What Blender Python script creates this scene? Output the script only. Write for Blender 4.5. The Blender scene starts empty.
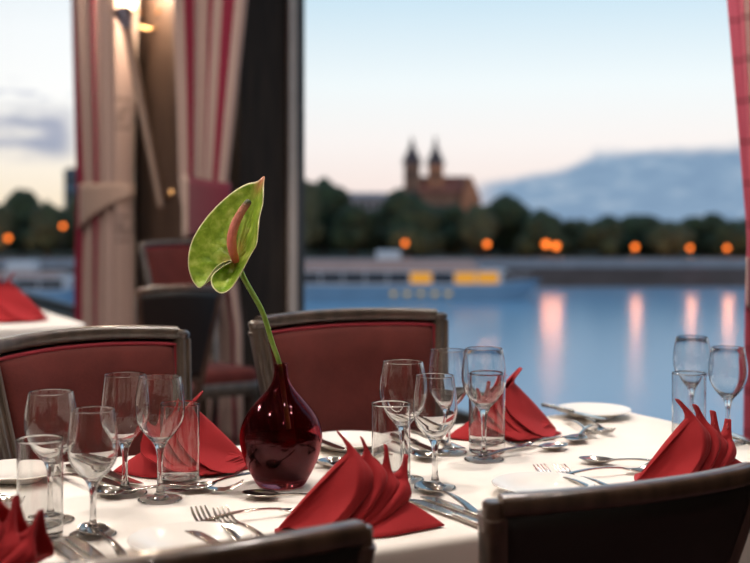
import bpy, bmesh, math, random
from mathutils import Vector, Matrix, noise
random.seed(7)
S = bpy.context.scene
C = S.collection
PI = math.pi
# ------------------------------------------------------------------ frame of the place
F, HY, CX = 1200.0, 215.0, 375.0        # focal length in pixels, horizon row, centre column
TZ = 0.742                              # top of the tablecloth
CH = 0.42                               # eye height above the cloth
CZ = TZ + CH
WATER = CZ - 9.0
A_U = math.radians(27.9)                # long direction of the tables against world X
U = Vector((math.cos(A_U), math.sin(A_U), 0)); V = Vector((-math.sin(A_U), math.cos(A_U), 0))

def P(px, py, z=0.0):                   # point on the plane z metres over the cloth
    t = (CH - z) * F / (py - HY)
    return Vector(((px - CX) / F * t, t, TZ + z))
def at(px, py, Y):
    return Vector(((px - CX) / F * Y, Y, CZ - (py - HY) / F * Y))
def UV(u, v, z=0.0):
    return U * u + V * v + Vector((0, 0, z))
def uof(p): return p.x * U.x + p.y * U.y
def vof(p): return p.x * V.x + p.y * V.y

def lin(c):
    c = c / 255.0
    return c / 12.92 if c <= 0.04045 else ((c + 0.055) / 1.055) ** 2.4
def hexc(h):
    h = h.lstrip('#')
    return (lin(int(h[0:2], 16)), lin(int(h[2:4], 16)), lin(int(h[4:6], 16)), 1)

# ------------------------------------------------------------------ materials
class NT:
    def __init__(s, tree): s.t = tree
    def n(s, typ, **kw):
        nd = s.t.nodes.new(typ)
        for k, v in kw.items():
            if isinstance(v, dict) is False and k in nd.inputs: pass
            setattr(nd, k, v)
        return nd
    def l(s, a, b): s.t.links.new(a, b)
    def setin(s, nd, i, v):
        if v is None: return
        if hasattr(v, 'is_output'): s.l(v, nd.inputs[i])
        else: nd.inputs[i].default_value = v
    def m(s, op, a, b=None, c=None, clamp=False):
        nd = s.t.nodes.new('ShaderNodeMath'); nd.operation = op; nd.use_clamp = clamp
        for i, v in enumerate((a, b, c)): s.setin(nd, i, v)
        return nd.outputs[0]
    def mix(s, f, a, b):
        nd = s.t.nodes.new('ShaderNodeMix'); nd.data_type = 'RGBA'
        s.setin(nd, 0, f); s.setin(nd, 6, a); s.setin(nd, 7, b)
        return nd.outputs[2]
    def ramp(s, f, stops, interp='LINEAR'):
        nd = s.t.nodes.new('ShaderNodeValToRGB'); cr = nd.color_ramp; cr.interpolation = interp
        while len(cr.elements) < len(stops): cr.elements.new(0.5)
        for e, (p, c) in zip(cr.elements, stops): e.position = p; e.color = c
        s.l(f, nd.inputs[0]); return nd.outputs[0]
    def noise(s, vec, scale, detail=2.0, rough=0.5):
        nd = s.t.nodes.new('ShaderNodeTexNoise')
        if vec is not None: s.l(vec, nd.inputs['Vector'])
        nd.inputs['Scale'].default_value = scale; nd.inputs['Detail'].default_value = detail
        nd.inputs['Roughness'].default_value = rough
        return nd.outputs['Fac']
    def mapr(s, v, a, b, c, d, smooth=False):
        nd = s.t.nodes.new('ShaderNodeMapRange'); nd.clamp = True
        if smooth: nd.interpolation_type = 'SMOOTHSTEP'
        s.setin(nd, 0, v); s.setin(nd, 1, a); s.setin(nd, 2, b); s.setin(nd, 3, c); s.setin(nd, 4, d)
        return nd.outputs[0]
    def bump(s, h, strength, dist=0.01):
        nd = s.t.nodes.new('ShaderNodeBump'); s.l(h, nd.inputs['Height'])
        nd.inputs['Strength'].default_value = strength; nd.inputs['Distance'].default_value = dist
        return nd.outputs[0]

def new_mat(name):
    m = bpy.data.materials.new(name); m.use_nodes = True
    t = m.node_tree; t.nodes.clear()
    out = t.nodes.new('ShaderNodeOutputMaterial')
    return m, NT(t), out
def prin(name, col, rough=0.5, metal=0.0, var=0.12, vscale=20.0, bump=0.0, bscale=200.0, spec=0.5, coat=0.0, sheen=0.0, emit=None, estr=0.0, stretch=None, col2=None):
    m, t, out = new_mat(name)
    p = t.n('ShaderNodeBsdfPrincipled'); t.l(p.outputs[0], out.inputs[0])
    c = hexc(col) if isinstance(col, str) else col
    tc = t.n('ShaderNodeTexCoord'); vec = tc.outputs['Object']
    if stretch:
        mp = t.n('ShaderNodeMapping'); mp.inputs['Scale'].default_value = stretch; t.l(vec, mp.inputs[0]); vec = mp.outputs[0]
    nz = t.noise(vec, vscale, 4)
    lo = hexc(col2) if col2 else tuple(x * (1 - var) for x in c[:3]) + (1,)
    hi = c if col2 else tuple(min(1, x * (1 + var)) for x in c[:3]) + (1,)
    t.l(t.ramp(nz, [(0.3, lo), (0.7, hi)]), p.inputs['Base Color'])
    p.inputs['Roughness'].default_value = rough; p.inputs['Metallic'].default_value = metal
    p.inputs['Specular IOR Level'].default_value = spec
    p.inputs['Coat Weight'].default_value = coat
    p.inputs['Sheen Weight'].default_value = sheen
    if emit:
        p.inputs['Emission Color'].default_value = hexc(emit); p.inputs['Emission Strength'].default_value = estr
    if bump: t.l(t.bump(t.noise(vec, bscale, 3), bump, 0.002), p.inputs['Normal'])
    return m

def weave(name, col, rough=0.85, sc=900.0, strength=0.35, var=0.12, sheen=0.2):
    m, t, out = new_mat(name)
    p = t.n('ShaderNodeBsdfPrincipled'); t.l(p.outputs[0], out.inputs[0])
    tc = t.n('ShaderNodeTexCoord'); vec = tc.outputs['Object']
    c = hexc(col)
    nz = t.noise(vec, 14, 5); fine = t.noise(vec, sc, 2)
    a = t.ramp(nz, [(0.3, tuple(x * (1 - var) for x in c[:3]) + (1,)), (0.7, tuple(min(1, x * (1 + var)) for x in c[:3]) + (1,))])
    f = t.mapr(fine, 0.35, 0.65, 0.82, 1.1)
    vm = t.n('ShaderNodeVectorMath'); vm.operation = 'SCALE'; t.l(a, vm.inputs[0]); t.l(f, vm.inputs['Scale'])
    t.l(vm.outputs[0], p.inputs['Base Color'])
    p.inputs['Roughness'].default_value = rough; p.inputs['Sheen Weight'].default_value = sheen
    p.inputs['Specular IOR Level'].default_value = 0.15
    t.l(t.bump(fine, strength, 0.0006), p.inputs['Normal'])
    return m

def glass(name, col=(1, 1, 1, 1), ior=1.45, thin=0.0):
    m, t, out = new_mat(name)
    g = t.n('ShaderNodeBsdfGlass'); g.inputs['Color'].default_value = col; g.inputs['IOR'].default_value = ior
    g.inputs['Roughness'].default_value = 0.0
    if thin:
        tr = t.n('ShaderNodeBsdfTransparent'); tr.inputs[0].default_value = col
        mx = t.n('ShaderNodeMixShader'); mx.inputs[0].default_value = thin
        t.l(g.outputs[0], mx.inputs[1]); t.l(tr.outputs[0], mx.inputs[2]); t.l(mx.outputs[0], out.inputs[0])
    else: t.l(g.outputs[0], out.inputs[0])
    return m

def pane_mat():
    m, t, out = new_mat('window_glass')
    tr = t.n('ShaderNodeBsdfTransparent'); tr.inputs[0].default_value = (0.985, 0.99, 0.99, 1)
    gl = t.n('ShaderNodeBsdfGlossy'); gl.inputs['Roughness'].default_value = 0.0
    lw = t.n('ShaderNodeLayerWeight'); lw.inputs['Blend'].default_value = 0.5
    fr = t.m('ADD', t.m('MULTIPLY', t.m('POWER', lw.outputs['Facing'], 5.0), 0.10), 0.006)
    mx = t.n('ShaderNodeMixShader'); t.l(fr, mx.inputs[0]); t.l(tr.outputs[0], mx.inputs[1]); t.l(gl.outputs[0], mx.inputs[2])
    t.l(mx.outputs[0], out.inputs[0])
    return m

M = {}
M['glass'] = glass('clear_glass', (0.985, 0.985, 0.98, 1), 1.47)
M['pane'] = pane_mat()
M['steel'] = prin('polished_steel', '#c9c2bb', 0.16, 1.0, 0.05, 30, 0.05, 60)
M['steel_b'] = prin('brushed_steel', '#aba49d', 0.22, 1.0, 0.06, 60, 0.08, 200)
M['china'] = prin('white_china', '#ece7e0', 0.18, 0.0, 0.02, 8, coat=0.3)
M['napkin'] = weave('red_napkin_linen', '#a2282c', 0.85, 1300, 0.25, 0.08, 0.05)
M['uphol'] = weave('red_woven_upholstery', '#51221e', 0.9, 700, 0.6, 0.16, 0.05)
M['piping'] = weave('red_piping_cord', '#7a222b', 0.8, 700, 0.3, 0.1, 0.05)
M['frame'] = prin('dark_brown_varnished_wood', '#54483e', 0.3, 0.0, 0.3, 9, 0.1, 60, spec=0.6, coat=0.35, stretch=(4, 4, 1.2), col2='#2e2620')
M['frame_dk'] = prin('nearly_black_varnished_wood', '#5c4638', 0.3, 0.0, 0.3, 9, 0.1, 60, spec=0.6, coat=0.4, stretch=(4, 4, 1.2), col2='#30231b')
M['backshell'] = prin('black_leatherette', '#1d1917', 0.5, 0.0, 0.15, 30, 0.15, 260)
M['cap'] = prin('worn_metal_cap', '#b0a498', 0.25, 0.8, 0.1, 30)
M['wood_wall'] = prin('dark_wood_panelling', '#33281f', 0.7, 0.0, 0.2, 6, 0.1, 40, spec=.2, stretch=(6, 6, 0.5), col2='#231a15')
M['wood_panel'] = prin('mid_brown_wood_panel', '#5a463b', 0.45, 0.0, 0.2, 6, 0.1, 40, stretch=(6, 6, 0.5), col2='#45352d')
M['trim'] = prin('pale_trim_strip', '#a89689', 0.4, 0.0, 0.06, 10)
M['win_frame'] = prin('black_window_frame', '#2c2827', 0.4, 0.0, 0.1, 10)
M['plaster'] = prin('warm_wall_paint', '#8a7766', 0.8, 0.0, 0.06, 4)
M['ceil'] = prin('ceiling_paint', '#9a8e82', 0.85, 0.0, 0.05, 3)
M['carpet'] = weave('dark_red_carpet', '#54393a', 0.95, 300, 0.6, 0.25)
M['brass'] = prin('brass', '#b98f62', 0.28, 1.0, 0.08, 20)
M['rod'] = prin('pale_wood_rod', '#8c7466', 0.45, 0.0, 0.08, 20)
M['rodtip'] = prin('grey_metal_ferrule', '#5d5a66', 0.35, 0.8, 0.08, 20)
M['tablewood'] = prin('table_wood', '#54402f', 0.4, 0.0, 0.2, 8)

def cloth_mat():
    m, t, out = new_mat('white_tablecloth_linen')
    p = t.n('ShaderNodeBsdfPrincipled'); t.l(p.outputs[0], out.inputs[0])
    tc = t.n('ShaderNodeTexCoord'); vec = tc.outputs['Object']
    fine = t.noise(vec, 900, 2); soft = t.noise(vec, 7, 3)
    t.l(t.ramp(soft, [(0.3, hexc('#eae2d9')), (0.7, hexc('#f1eae2'))]), p.inputs['Base Color'])
    p.inputs['Roughness'].default_value = 0.8; p.inputs['Specular IOR Level'].default_value = 0.2
    p.inputs['Sheen Weight'].default_value = 0.15
    h = t.m('ADD', t.m('MULTIPLY', fine, 0.12), t.m('MULTIPLY', soft, 1.0))
    t.l(t.bump(h, 0.25, 0.004), p.inputs['Normal'])
    return m
M['cloth'] = cloth_mat()

def curtain_mat(name, stripes, crest=None, checks=False):
    """stripes: list of (position 0..1, hex) over the cloth width; crest: centres of grey medallions (u, z metres)"""
    m, t, out = new_mat(name)
    p = t.n('ShaderNodeBsdfPrincipled'); t.l(p.outputs[0], out.inputs[0])
    uv = t.n('ShaderNodeUVMap'); sp = t.n('ShaderNodeSeparateXYZ'); t.l(uv.outputs[0], sp.inputs[0])
    col = t.ramp(sp.outputs[0], [(a, hexc(h)) for a, h in stripes], 'CONSTANT')
    for (cu, cv, r) in (crest or []):
        dx = t.m('MULTIPLY', t.m('SUBTRACT', sp.outputs[0], cu), .6); dy = t.m('MULTIPLY', t.m('SUBTRACT', sp.outputs[1], cv), 4.03)
        d = t.m('SQRT', t.m('ADD', t.m('MULTIPLY', t.m('MULTIPLY', dx, dx), 1.2), t.m('MULTIPLY', dy, dy)))
        ring = t.m('MULTIPLY', t.m('LESS_THAN', d, r), t.m('GREATER_THAN', d, r * 0.72))
        blob = t.m('MULTIPLY', t.m('LESS_THAN', d, r * 0.55), t.m('GREATER_THAN', t.noise(uv.outputs[0], 40, 1), 0.5))
        col = t.mix(t.m('MULTIPLY', t.m('ADD', ring, blob, clamp=True), 0.5), col, hexc('#6d5f5e'))
    if checks:
        w = t.m('LESS_THAN', t.m('FRACT', t.m('MULTIPLY', sp.outputs[1], 40)), 0.2)
        col = t.mix(t.m('MULTIPLY', w, 0.35), col, hexc('#5a1c26'))
    tc = t.n('ShaderNodeTexCoord')
    fine = t.noise(tc.outputs['Object'], 500, 2)
    vm = t.n('ShaderNodeVectorMath'); vm.operation = 'SCALE'; t.l(col, vm.inputs[0]); t.l(t.mapr(fine, 0.3, 0.7, 0.88, 1.06), vm.inputs['Scale'])
    t.l(vm.outputs[0], p.inputs['Base Color']); p.inputs['Roughness'].default_value = 0.85
    p.inputs['Specular IOR Level'].default_value = 0.2; p.inputs['Sheen Weight'].default_value = 0.2
    t.l(t.bump(fine, 0.3, 0.001), p.inputs['Normal'])
    return m

# ------------------------------------------------------------------ mesh building
class MB:
    def __init__(s): s.bm = bmesh.new(); s.uv = s.bm.loops.layers.uv.new('UVMap')
    def box(s, c, size, bev=0.0, seg=2, mat=None):
        r = bmesh.ops.create_cube(s.bm, size=1.0)
        vs = r['verts']
        for v in vs:
            v.co = Vector((v.co.x * size[0], v.co.y * size[1], v.co.z * size[2]))
            if mat: v.co = mat @ v.co
            v.co += Vector(c)
        if bev:
            es = list({e for v in vs for e in v.link_edges})
            bmesh.ops.bevel(s.bm, geom=es, offset=bev, segments=seg, affect='EDGES', profile=0.5)
        return s
    def hexa(s, pts):
        vs = [s.bm.verts.new(p) for p in pts]
        for f in ((0, 3, 2, 1), (4, 5, 6, 7), (0, 1, 5, 4), (1, 2, 6, 5), (2, 3, 7, 6), (3, 0, 4, 7)):
            s.bm.faces.new([vs[i] for i in f])
        return s
    def lathe(s, prof, seg=48, c=(0, 0, 0), sx=1.0, sy=1.0):
        c = Vector(c); rings = []
        for r, z in prof:
            if r < 1e-6: rings.append([s.bm.verts.new(c + Vector((0, 0, z)))])
            else: rings.append([s.bm.verts.new(c + Vector((r * sx * math.cos(2 * PI * i / seg), r * sy * math.sin(2 * PI * i / seg), z))) for i in range(seg)])
        for a, b in zip(rings, rings[1:]):
            for i in range(seg):
                j = (i + 1) % seg
                if len(a) == 1 and len(b) == 1: continue
                if len(a) == 1: s.bm.faces.new((a[0], b[j], b[i]))
                elif len(b) == 1: s.bm.faces.new((a[i], a[j], b[0]))
                else: s.bm.faces.new((a[i], a[j], b[j], b[i]))
        return s
    def sweep(s, pts, sec, up=Vector((0, 0, 1)), scales=None, cap=True, closed=False):
        """sec: list of (a,b) offsets in the side / up directions; scales per point: number or (sa,sb)"""
        n = len(pts); pts = [Vector(p) for p in pts]; rings = []
        for i, p in enumerate(pts):
            if closed: t = pts[(i + 1) % n] - pts[i - 1]
            else: t = pts[min(i + 1, n - 1)] - pts[max(i - 1, 0)]
            t.normalize()
            side = t.cross(up)
            if side.length < 1e-4: side = t.cross(Vector((1, 0, 0)))
            side.normalize(); u2 = side.cross(t).normalized()
            k = scales[i] if scales else 1.0
            ka, kb = k if isinstance(k, tuple) else (k, k)
            rings.append([s.bm.verts.new(p + side * a * ka + u2 * b * kb) for a, b in sec])
        m = len(sec)
        rng = range(n) if closed else range(n - 1)
        for i in rng:
            a, b = rings[i], rings[(i + 1) % n]
            for j in range(m):
                k = (j + 1) % m
                s.bm.faces.new((a[j], b[j], b[k], a[k]))
        if cap and not closed:
            s.bm.faces.new(rings[0]); s.bm.faces.new(rings[-1][::-1])
        return s
    def tube(s, pts, r, seg=10, **kw): return s.sweep(pts, circ(r, seg), **kw)
    def grid(s, fn, nu, nv, closed_u=False, uvfn=None):
        vs = [[s.bm.verts.new(fn(i / nu, j / nv)) for j in range(nv + 1)] for i in range(nu if closed_u else nu + 1)]
        for i in range(nu):
            a, b = vs[i], vs[(i + 1) % len(vs)]
            for j in range(nv):
                f = s.bm.faces.new((a[j], b[j], b[j + 1], a[j + 1]))
                for lp, (p, q) in zip(f.loops, ((i, j), (i + 1, j), (i + 1, j + 1), (i, j + 1))):
                    lp[s.uv].uv = uvfn(p / nu, q / nv) if uvfn else (p / nu, q / nv)
        return s
    def blob(s, c, r, sub=2, amp=0.25, sc=1.0, seed=0, squash=(1, 1, 1)):
        r0 = bmesh.ops.create_icosphere(s.bm, subdivisions=sub, radius=1.0)
        for v in r0['verts']:
            d = v.co.normalized()
            k = 1 + amp * noise.noise(d * sc * 2.0 + Vector((seed * 3.1, seed * 1.7, 0))) + amp * 0.5 * noise.noise(d * sc * 6 + Vector((0, seed, seed)))
            v.co = Vector((d.x * r * k * squash[0], d.y * r * k * squash[1], d.z * r * k * squash[2])) + Vector(c)
        return s
    def build(s, name, mat, parent=None, smooth=True, angle=40, loc=None, rotz=0, closed=False):
        bmesh.ops.recalc_face_normals(s.bm, faces=s.bm.faces)
        if closed and s.bm.calc_volume(signed=True) < 0: bmesh.ops.reverse_faces(s.bm, faces=s.bm.faces)
        me = bpy.data.meshes.new(name); s.bm.to_mesh(me); s.bm.free()
        me.materials.append(M[mat] if isinstance(mat, str) else mat)
        if smooth:
            me.polygons.foreach_set('use_smooth', [True] * len(me.polygons))
            if angle < 180: me.set_sharp_from_angle(angle=math.radians(angle))
        o = bpy.data.objects.new(name, me); C.objects.link(o)
        if parent: o.parent = parent
        if loc is not None: o.location = loc
        o.rotation_euler.z = rotz
        return o
def circ(r, n=10, rb=None):
    rb = r if rb is None else rb
    return [(r * math.cos(2 * PI * i / n), rb * math.sin(2 * PI * i / n)) for i in range(n)]
def rrect(w, h, r, n=3):
    out = []
    for cx, cy, a0 in ((w / 2 - r, h / 2 - r, 0), (-w / 2 + r, h / 2 - r, 90), (-w / 2 + r, -h / 2 + r, 180), (w / 2 - r, -h / 2 + r, 270)):
        for i in range(n + 1):
            a = math.radians(a0 + 90 * i / n); out.append((cx + r * math.cos(a), cy + r * math.sin(a)))
    return out
def solid(o, th, offset=0.0):
    md = o.modifiers.new('Solidify', 'SOLIDIFY'); md.thickness = th; md.offset = offset
    return o
def catmull(pts, t):
    n = len(pts) - 1; x = min(max(t, 0), 1) * n; i = min(int(x), n - 1); f = x - i
    p = [pts[max(i - 1, 0)], pts[i], pts[i + 1], pts[min(i + 2, n)]]
    return 0.5 * (2 * p[1] + (p[2] - p[0]) * f + (2 * p[0] - 5 * p[1] + 4 * p[2] - p[3]) * f * f + (3 * p[1] - p[0] - 3 * p[2] + p[3]) * f ** 3)
def tag(o, label, cat, group=None, kind=None):
    if label: o['label'] = label
    if cat: o['category'] = cat
    if group: o['group'] = group
    if kind: o['kind'] = kind
    return o
def thing(name, label, cat, loc=(0, 0, 0), rotz=0.0, group=None):
    o = bpy.data.objects.new(name, None); C.objects.link(o); o.empty_display_size = 0.05
    o.location = loc; o.rotation_euler.z = rotz
    return tag(o, label, cat, group)
def dup(root, loc, rotz, label, scale=None):
    r = root.copy(); C.objects.link(r); r.location = loc; r.rotation_euler.z = rotz; r['label'] = label
    if scale: r.scale = (scale, scale, scale)
    for ch in list(root.children):
        c = ch.copy(); C.objects.link(c); c.parent = r
        for g in list(ch.children):
            d = g.copy(); C.objects.link(d); d.parent = c
    return r
def struct(o): o['kind'] = 'structure'; return o

# ------------------------------------------------------------------ the room
U0, UG = 2.35, 2.69           # inner face of the window wall, plane of the glass
UB, VB, VF = -4.6, -3.2, 17.6 # rear, side and far walls
ZC = 4.2
VJ = 5.97                     # jamb between the wide window and the pilaster
V1, V2, V3 = 1.55, 7.9, 17.0
SILL, HEAD = 0.30, 4.0
def uvbox(u0, u1, v0, v1, z0, z1):
    return [UV(u0, v0, z0), UV(u1, v0, z0), UV(u1, v1, z0), UV(u0, v1, z0), UV(u0, v0, z1), UV(u1, v0, z1), UV(u1, v1, z1), UV(u0, v1, z1)]
def wallpiece(name, boxes, mat):
    b = MB()
    for q in boxes: b.hexa(uvbox(*q))
    return struct(b.build(name, mat, smooth=False))
UO = 2.715
wallpiece('floor', [(UB - .1, UO, VB - .1, VF + .1, -0.1, 0)], 'carpet')
wallpiece('ceiling', [(UB - .1, UO, VB - .1, VF + .1, ZC, ZC + .1)], 'ceil')
wallpiece('wall_right', [(U0, UO, VB, V1, 0, ZC), (U0, UO, VJ, V2, 0, ZC), (U0, UO, V3, VF, 0, ZC),
                         (U0, UO, V1, VJ, 0, SILL), (U0, UO, V1, VJ, HEAD, ZC), (U0, UO, V2, V3, 0, SILL), (U0, UO, V2, V3, HEAD, ZC)], 'wood_wall')
wallpiece('wall_left', [(UB - .1, UB, VB, VF, 0, ZC)], 'plaster')
wallpiece('wall_back', [(UB, UO, VB - .1, VB, 0, ZC)], 'plaster')
wallpiece('wall_front', [(UB, UO, VF, VF + .1, 0, ZC)], 'plaster')
# lighter veneer panel on the pilaster between the two curtains
wallpiece('trim_1', [(U0 - .015, U0 - .001, 6.62, 7.75, 0.1, 4.05)], 'wood_panel')
# pale strip on the reveal next to the glass
wallpiece('trim_2', [(2.622, UG - .021, VJ - .03, VJ, SILL, HEAD)], 'trim')
def window(name, v0, v1):
    b = MB(); w = 0.035
    for q in ((UG - .02, UG + .02, v0, v0 + w, SILL, HEAD), (UG - .02, UG + .02, v1 - w, v1, SILL, HEAD),
              (UG - .02, UG + .02, v0 + w, v1 - w, SILL, SILL + w), (UG - .02, UG + .02, v0 + w, v1 - w, HEAD - w, HEAD)):
        b.hexa(uvbox(*q))
    f = struct(b.build(name, 'win_frame', smooth=False))
    MB().hexa(uvbox(UG - .004, UG + .004, v0 + w, v1 - w, SILL + w, HEAD - w)).build('pane', 'pane', f, smooth=False)
window('window_1', V1, VJ); window('window_2', V2, V3)

# ------------------------------------------------------------------ tables
def make_table(u0, u1, v0, v1, label_t, label_c, seed, legs):
    cu, cv = (u0 + u1) / 2, (v0 + v1) / 2; L, Wd = u1 - u0, v1 - v0
    t = thing('dining_table', label_t, 'table', UV(cu, cv, 0), A_U, 'dining tables')
    MB().box((0, 0, TZ - .025), (L - .02, Wd - .02, 0.034), .006).build('tabletop', 'tablewood', t)
    for sx in legs:
        sx = (sx - cu) / (L * .33)
        b = MB(); b.lathe([(0, .03), (.04, .03), (.035, .08), (.03, .3), (.038, .55), (.06, .69), (.06, TZ - .042), (0, TZ - .042)], 20, (sx * L * .33, 0, 0))
        b.build('pedestal', 'frame_dk', t)
        b = MB().box((sx * L * .33, 0, .018), (.07, Wd * .7, .036), .01); b.build('foot', 'frame_dk', t)
    # the cloth: rounded rectangle, rolled over the edge and hanging in soft folds
    rc = 0.045; out = []
    hx, hy = L / 2, Wd / 2
    n_c = 8
    for cx, cy, a0 in ((hx - rc, hy - rc, 0), (-hx + rc, hy - rc, 90), (-hx + rc, -hy + rc, 180), (hx - rc, -hy + rc, 270)):
        for i in range(n_c + 1):
            a = math.radians(a0 + 90 * i / n_c)
            out.append((Vector((cx + rc * math.cos(a), cy + rc * math.sin(a), 0)), Vector((math.cos(a), math.sin(a), 0))))
    loop = []
    for (p, n), (q, m) in zip(out, out[1:] + out[:1]):
        d = (q - p).length; k = max(1, int(d / 0.03))
        for i in range(k):
            f = i / k; loop.append((p.lerp(q, f), n.lerp(m, f).normalized()))
    def cl(u, v):
        i = int(round(u * len(loop))) % len(loop); p, n = loop[i]
        s_ = v * 0.265
        ph = noise.noise(Vector((p.x * 5, p.y * 5, seed))) * 5
        if s_ < 0.03: # roll
            a = s_ / 0.03 * PI / 2
            q = p + n * (0.012 * math.sin(a) - .012); z = TZ - 0.012 * (1 - math.cos(a))
        else:
            h = s_ - 0.03; q = p + n * (0.02 * h + 0.03 * h * math.sin((p.x + p.y) * 17 + ph)); z = TZ - 0.012 - h
        return Vector((q.x, q.y, z))
    b = MB(); nl = len(loop)
    b.grid(cl, nl, 36, closed_u=True)
    b.bm.verts.ensure_lookup_table()
    top = [b.bm.verts[i * 37] for i in range(nl)]
    cen = []
    ring = top
    for k in range(1, 1): pass
    b.bm.faces.new(ring)
    o = b.build('tablecloth', 'cloth', None, loc=UV(cu, cv, 0), rotz=A_U, angle=60)
    tag(o, label_c, 'tablecloth', 'white tablecloths')
    return t
make_table(-1.5, 1.685, 1.335, 2.06, 'long dining table under the white cloth in the foreground', 'white tablecloth in the foreground under the red vase', 1, (-.6, .70))
make_table(-1.6, 1.19, 4.62, 5.50, 'dining table by the left window behind the curtain', 'white tablecloth on the table far left by the window', 2, (-1.0, .6))

# ------------------------------------------------------------------ chairs
def make_chair(label, W, Zt, dark=False, lean=0.30, taper=0.13, bow=0.042, arch=0.012):
    """origin on the floor under the middle of the top rail ends; the sitter faces +y"""
    r = thing('dining_chair', label, 'chair', group='dining chairs')
    fm = 'frame_dk' if dark else 'frame'
    zs = 0.46
    def B(s_, z, off=0.0):
        h = max(z - 0.30, 0.0); H = Zt - 0.30
        w = W / 2 - taper * (Zt - max(z, 0.30))
        y = lean * (Zt - max(z, 0.30)) - bow * (1 - s_ * s_) * min(1, h / H * 1.2)
        if z < 0.30: y = lean * (Zt - .30) - (0.30 - z) * 0.18
        # outward normal in plan (towards the rear)
        return Vector((w * s_, y - off, z + arch * (1 - s_ * s_) * h / H))
    N = 20
    xs = [-1 + 2 * i / N for i in range(N + 1)]
    # stiles: grooved pair running down into the rear legs
    for sg in (-1, 1):
        zz = [0.0, .1, .2, .3, .36, .42, .5, .58, .66, .74, Zt - .05, Zt - .02]
        zz = sorted(set(zz)); zz = [z for z in zz if z <= Zt - .015]
        pts = [B(sg * 0.965, z) for z in zz]
        b = MB(); sec = rrect(.030, .034, .008)
        b.sweep(pts, sec, up=Vector((0, 1, 0)), scales=[.75 + .25 * min(1, z / .45) for z in zz])
        ct = 1 if sg > 0 else -1
        st = b.build('back_post', fm, r)
        # twin beading on the front of the post, and the turned cap on its top
        for k in (-1, 1):
            MB().tube([B(sg * .965, z) + Vector((k * .007, .017, 0)) for z in zz if z > .5], .0045, 8, up=Vector((0, 1, 0))).build('bead', fm, st)
        top = B(sg * .965, Zt - .02)
        MB().lathe([(0, -.012), (.0175, -.012), (.0185, -.007), (.0155, -.003), (.0155, .003), (.018, .007), (.0175, .013), (.012, .017), (0, .018)] if not dark else [(0, -.02), (.0145, -.02), (.0150, -.008), (.014, .006), (.0145, .012), (.012, .016), (0, .017)], 20, tuple(top)).build('cap', fm, st)
    # top rail
    b = MB(); tr_h = .026
    b.sweep([B(x * .93, Zt - tr_h * .5 + .004) for x in xs], rrect(.030, tr_h, .009), up=Vector((0, 0, 1)))
    b.build('top_rail', fm, r)
    b = MB(); b.sweep([B(x * .93, zs + .055) for x in xs], rrect(.026, .05, .008)); b.build('lower_rail', fm, r)
    # upholstery, front and back skins
    z0, z1 = zs + .07, Zt - tr_h - .004
    def front(u, v):
        s_ = (-1 + 2 * u) * .90; z = z0 + (z1 - z0) * v
        e = min(u, 1 - u, ) * 8; e2 = min(v, 1 - v) * 8
        k = min(1, e) ** .5 * min(1, e2) ** .5
        return B(s_, z, -(.004 + .022 * k))
    def back(u, v):
        s_ = (-1 + 2 * u) * .93; z = z0 - .02 + (z1 + .012 - z0 + .02) * v
        return B(s_, z, .009)
    b = MB(); b.grid(front, 32, 24); o = solid(b.build('back_cushion', 'uphol', r, angle=180), .006, 0)
    b = MB(); b.grid(back, 24, 12); o = solid(b.build('back_panel', 'backshell', r, angle=180), .010, 0)
    per = [(u, 0) for u in [i / 20 for i in range(20)]] + [(1, i / 14) for i in range(14)] + [(1 - i / 20, 1) for i in range(20)] + [(0, 1 - i / 14) for i in range(14)]
    MB().tube([front(u, v) + Vector((0, .004, 0)) for u, v in per], .0042, 8, up=Vector((0, 1, 0.01)), closed=True).build('piping', 'piping', r)
    # seat
    yb = lean * (Zt - zs); D = .36
    def seat_shape(z, inset, ):
        pass
    b = MB()
    wb, wf = W / 2 - taper * (Zt - zs), W / 2 + .005
    prof = [(1.0, 0.0), (1.0, .028), (.985, .042), (.93, .054), (.7, .062), (.3, .066), (0.0, .068)]
    ring = []
    nseg = 40
    def outline(a):
        c_, s_ = math.cos(a), math.sin(a); p = 2 / 5.0
        x = math.copysign(abs(c_) ** p, c_); y = math.copysign(abs(s_) ** p, s_)
        yy = yb + .02 + D / 2 + y * D / 2; f = (yy - yb) / D
        return x * (wb + (wf - wb) * f), yy
    rings = []
    for k, h in prof:
        row = []
        for i in range(nseg):
            x, y = outline(2 * PI * i / nseg); cy = yb + .02 + D / 2
            row.append(b.bm.verts.new((x * k, cy + (y - cy) * k, .405 + h)) if k > 0 else None)
        rings.append(row)
    top = b.bm.verts.new((0, yb + .02 + D / 2, .405 + .068))
    for a, c_ in zip(rings, rings[1:]):
        for i in range(nseg):
            j = (i + 1) % nseg
            if c_[0] is None: b.bm.faces.new((a[i], a[j], top))
            else: b.bm.faces.new((a[i], a[j], c_[j], c_[i]))
    b.bm.faces.new(rings[0][::-1])
    b.build('seat', 'uphol', r)
    b = MB()
    b.sweep([Vector((x * .96, (y - (yb + .02 + D / 2)) * .96 + yb + .02 + D / 2, .375)) for x, y in [outline(2 * PI * i / nseg) for i in range(nseg)]], rrect(.022, .06, .005), closed=True)
    b.build('seat_frame', fm, r)
    for sg in (-1, 1):
        x = sg * (wf - .03); y = yb + D - .03
        MB().sweep([(x, y, .40), (x, y, .25), (x * .99, y + .004, .1), (x * .98, y + .008, 0)], rrect(.036, .036, .008), up=Vector((0, 1, 0)), scales=[1, .95, .8, .65]).build('leg', fm, r)
    return r
def chair_at(pl, ang, W, **kw):
    """place by the left end of the top rail as seen from the viewer"""
    pass
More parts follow.
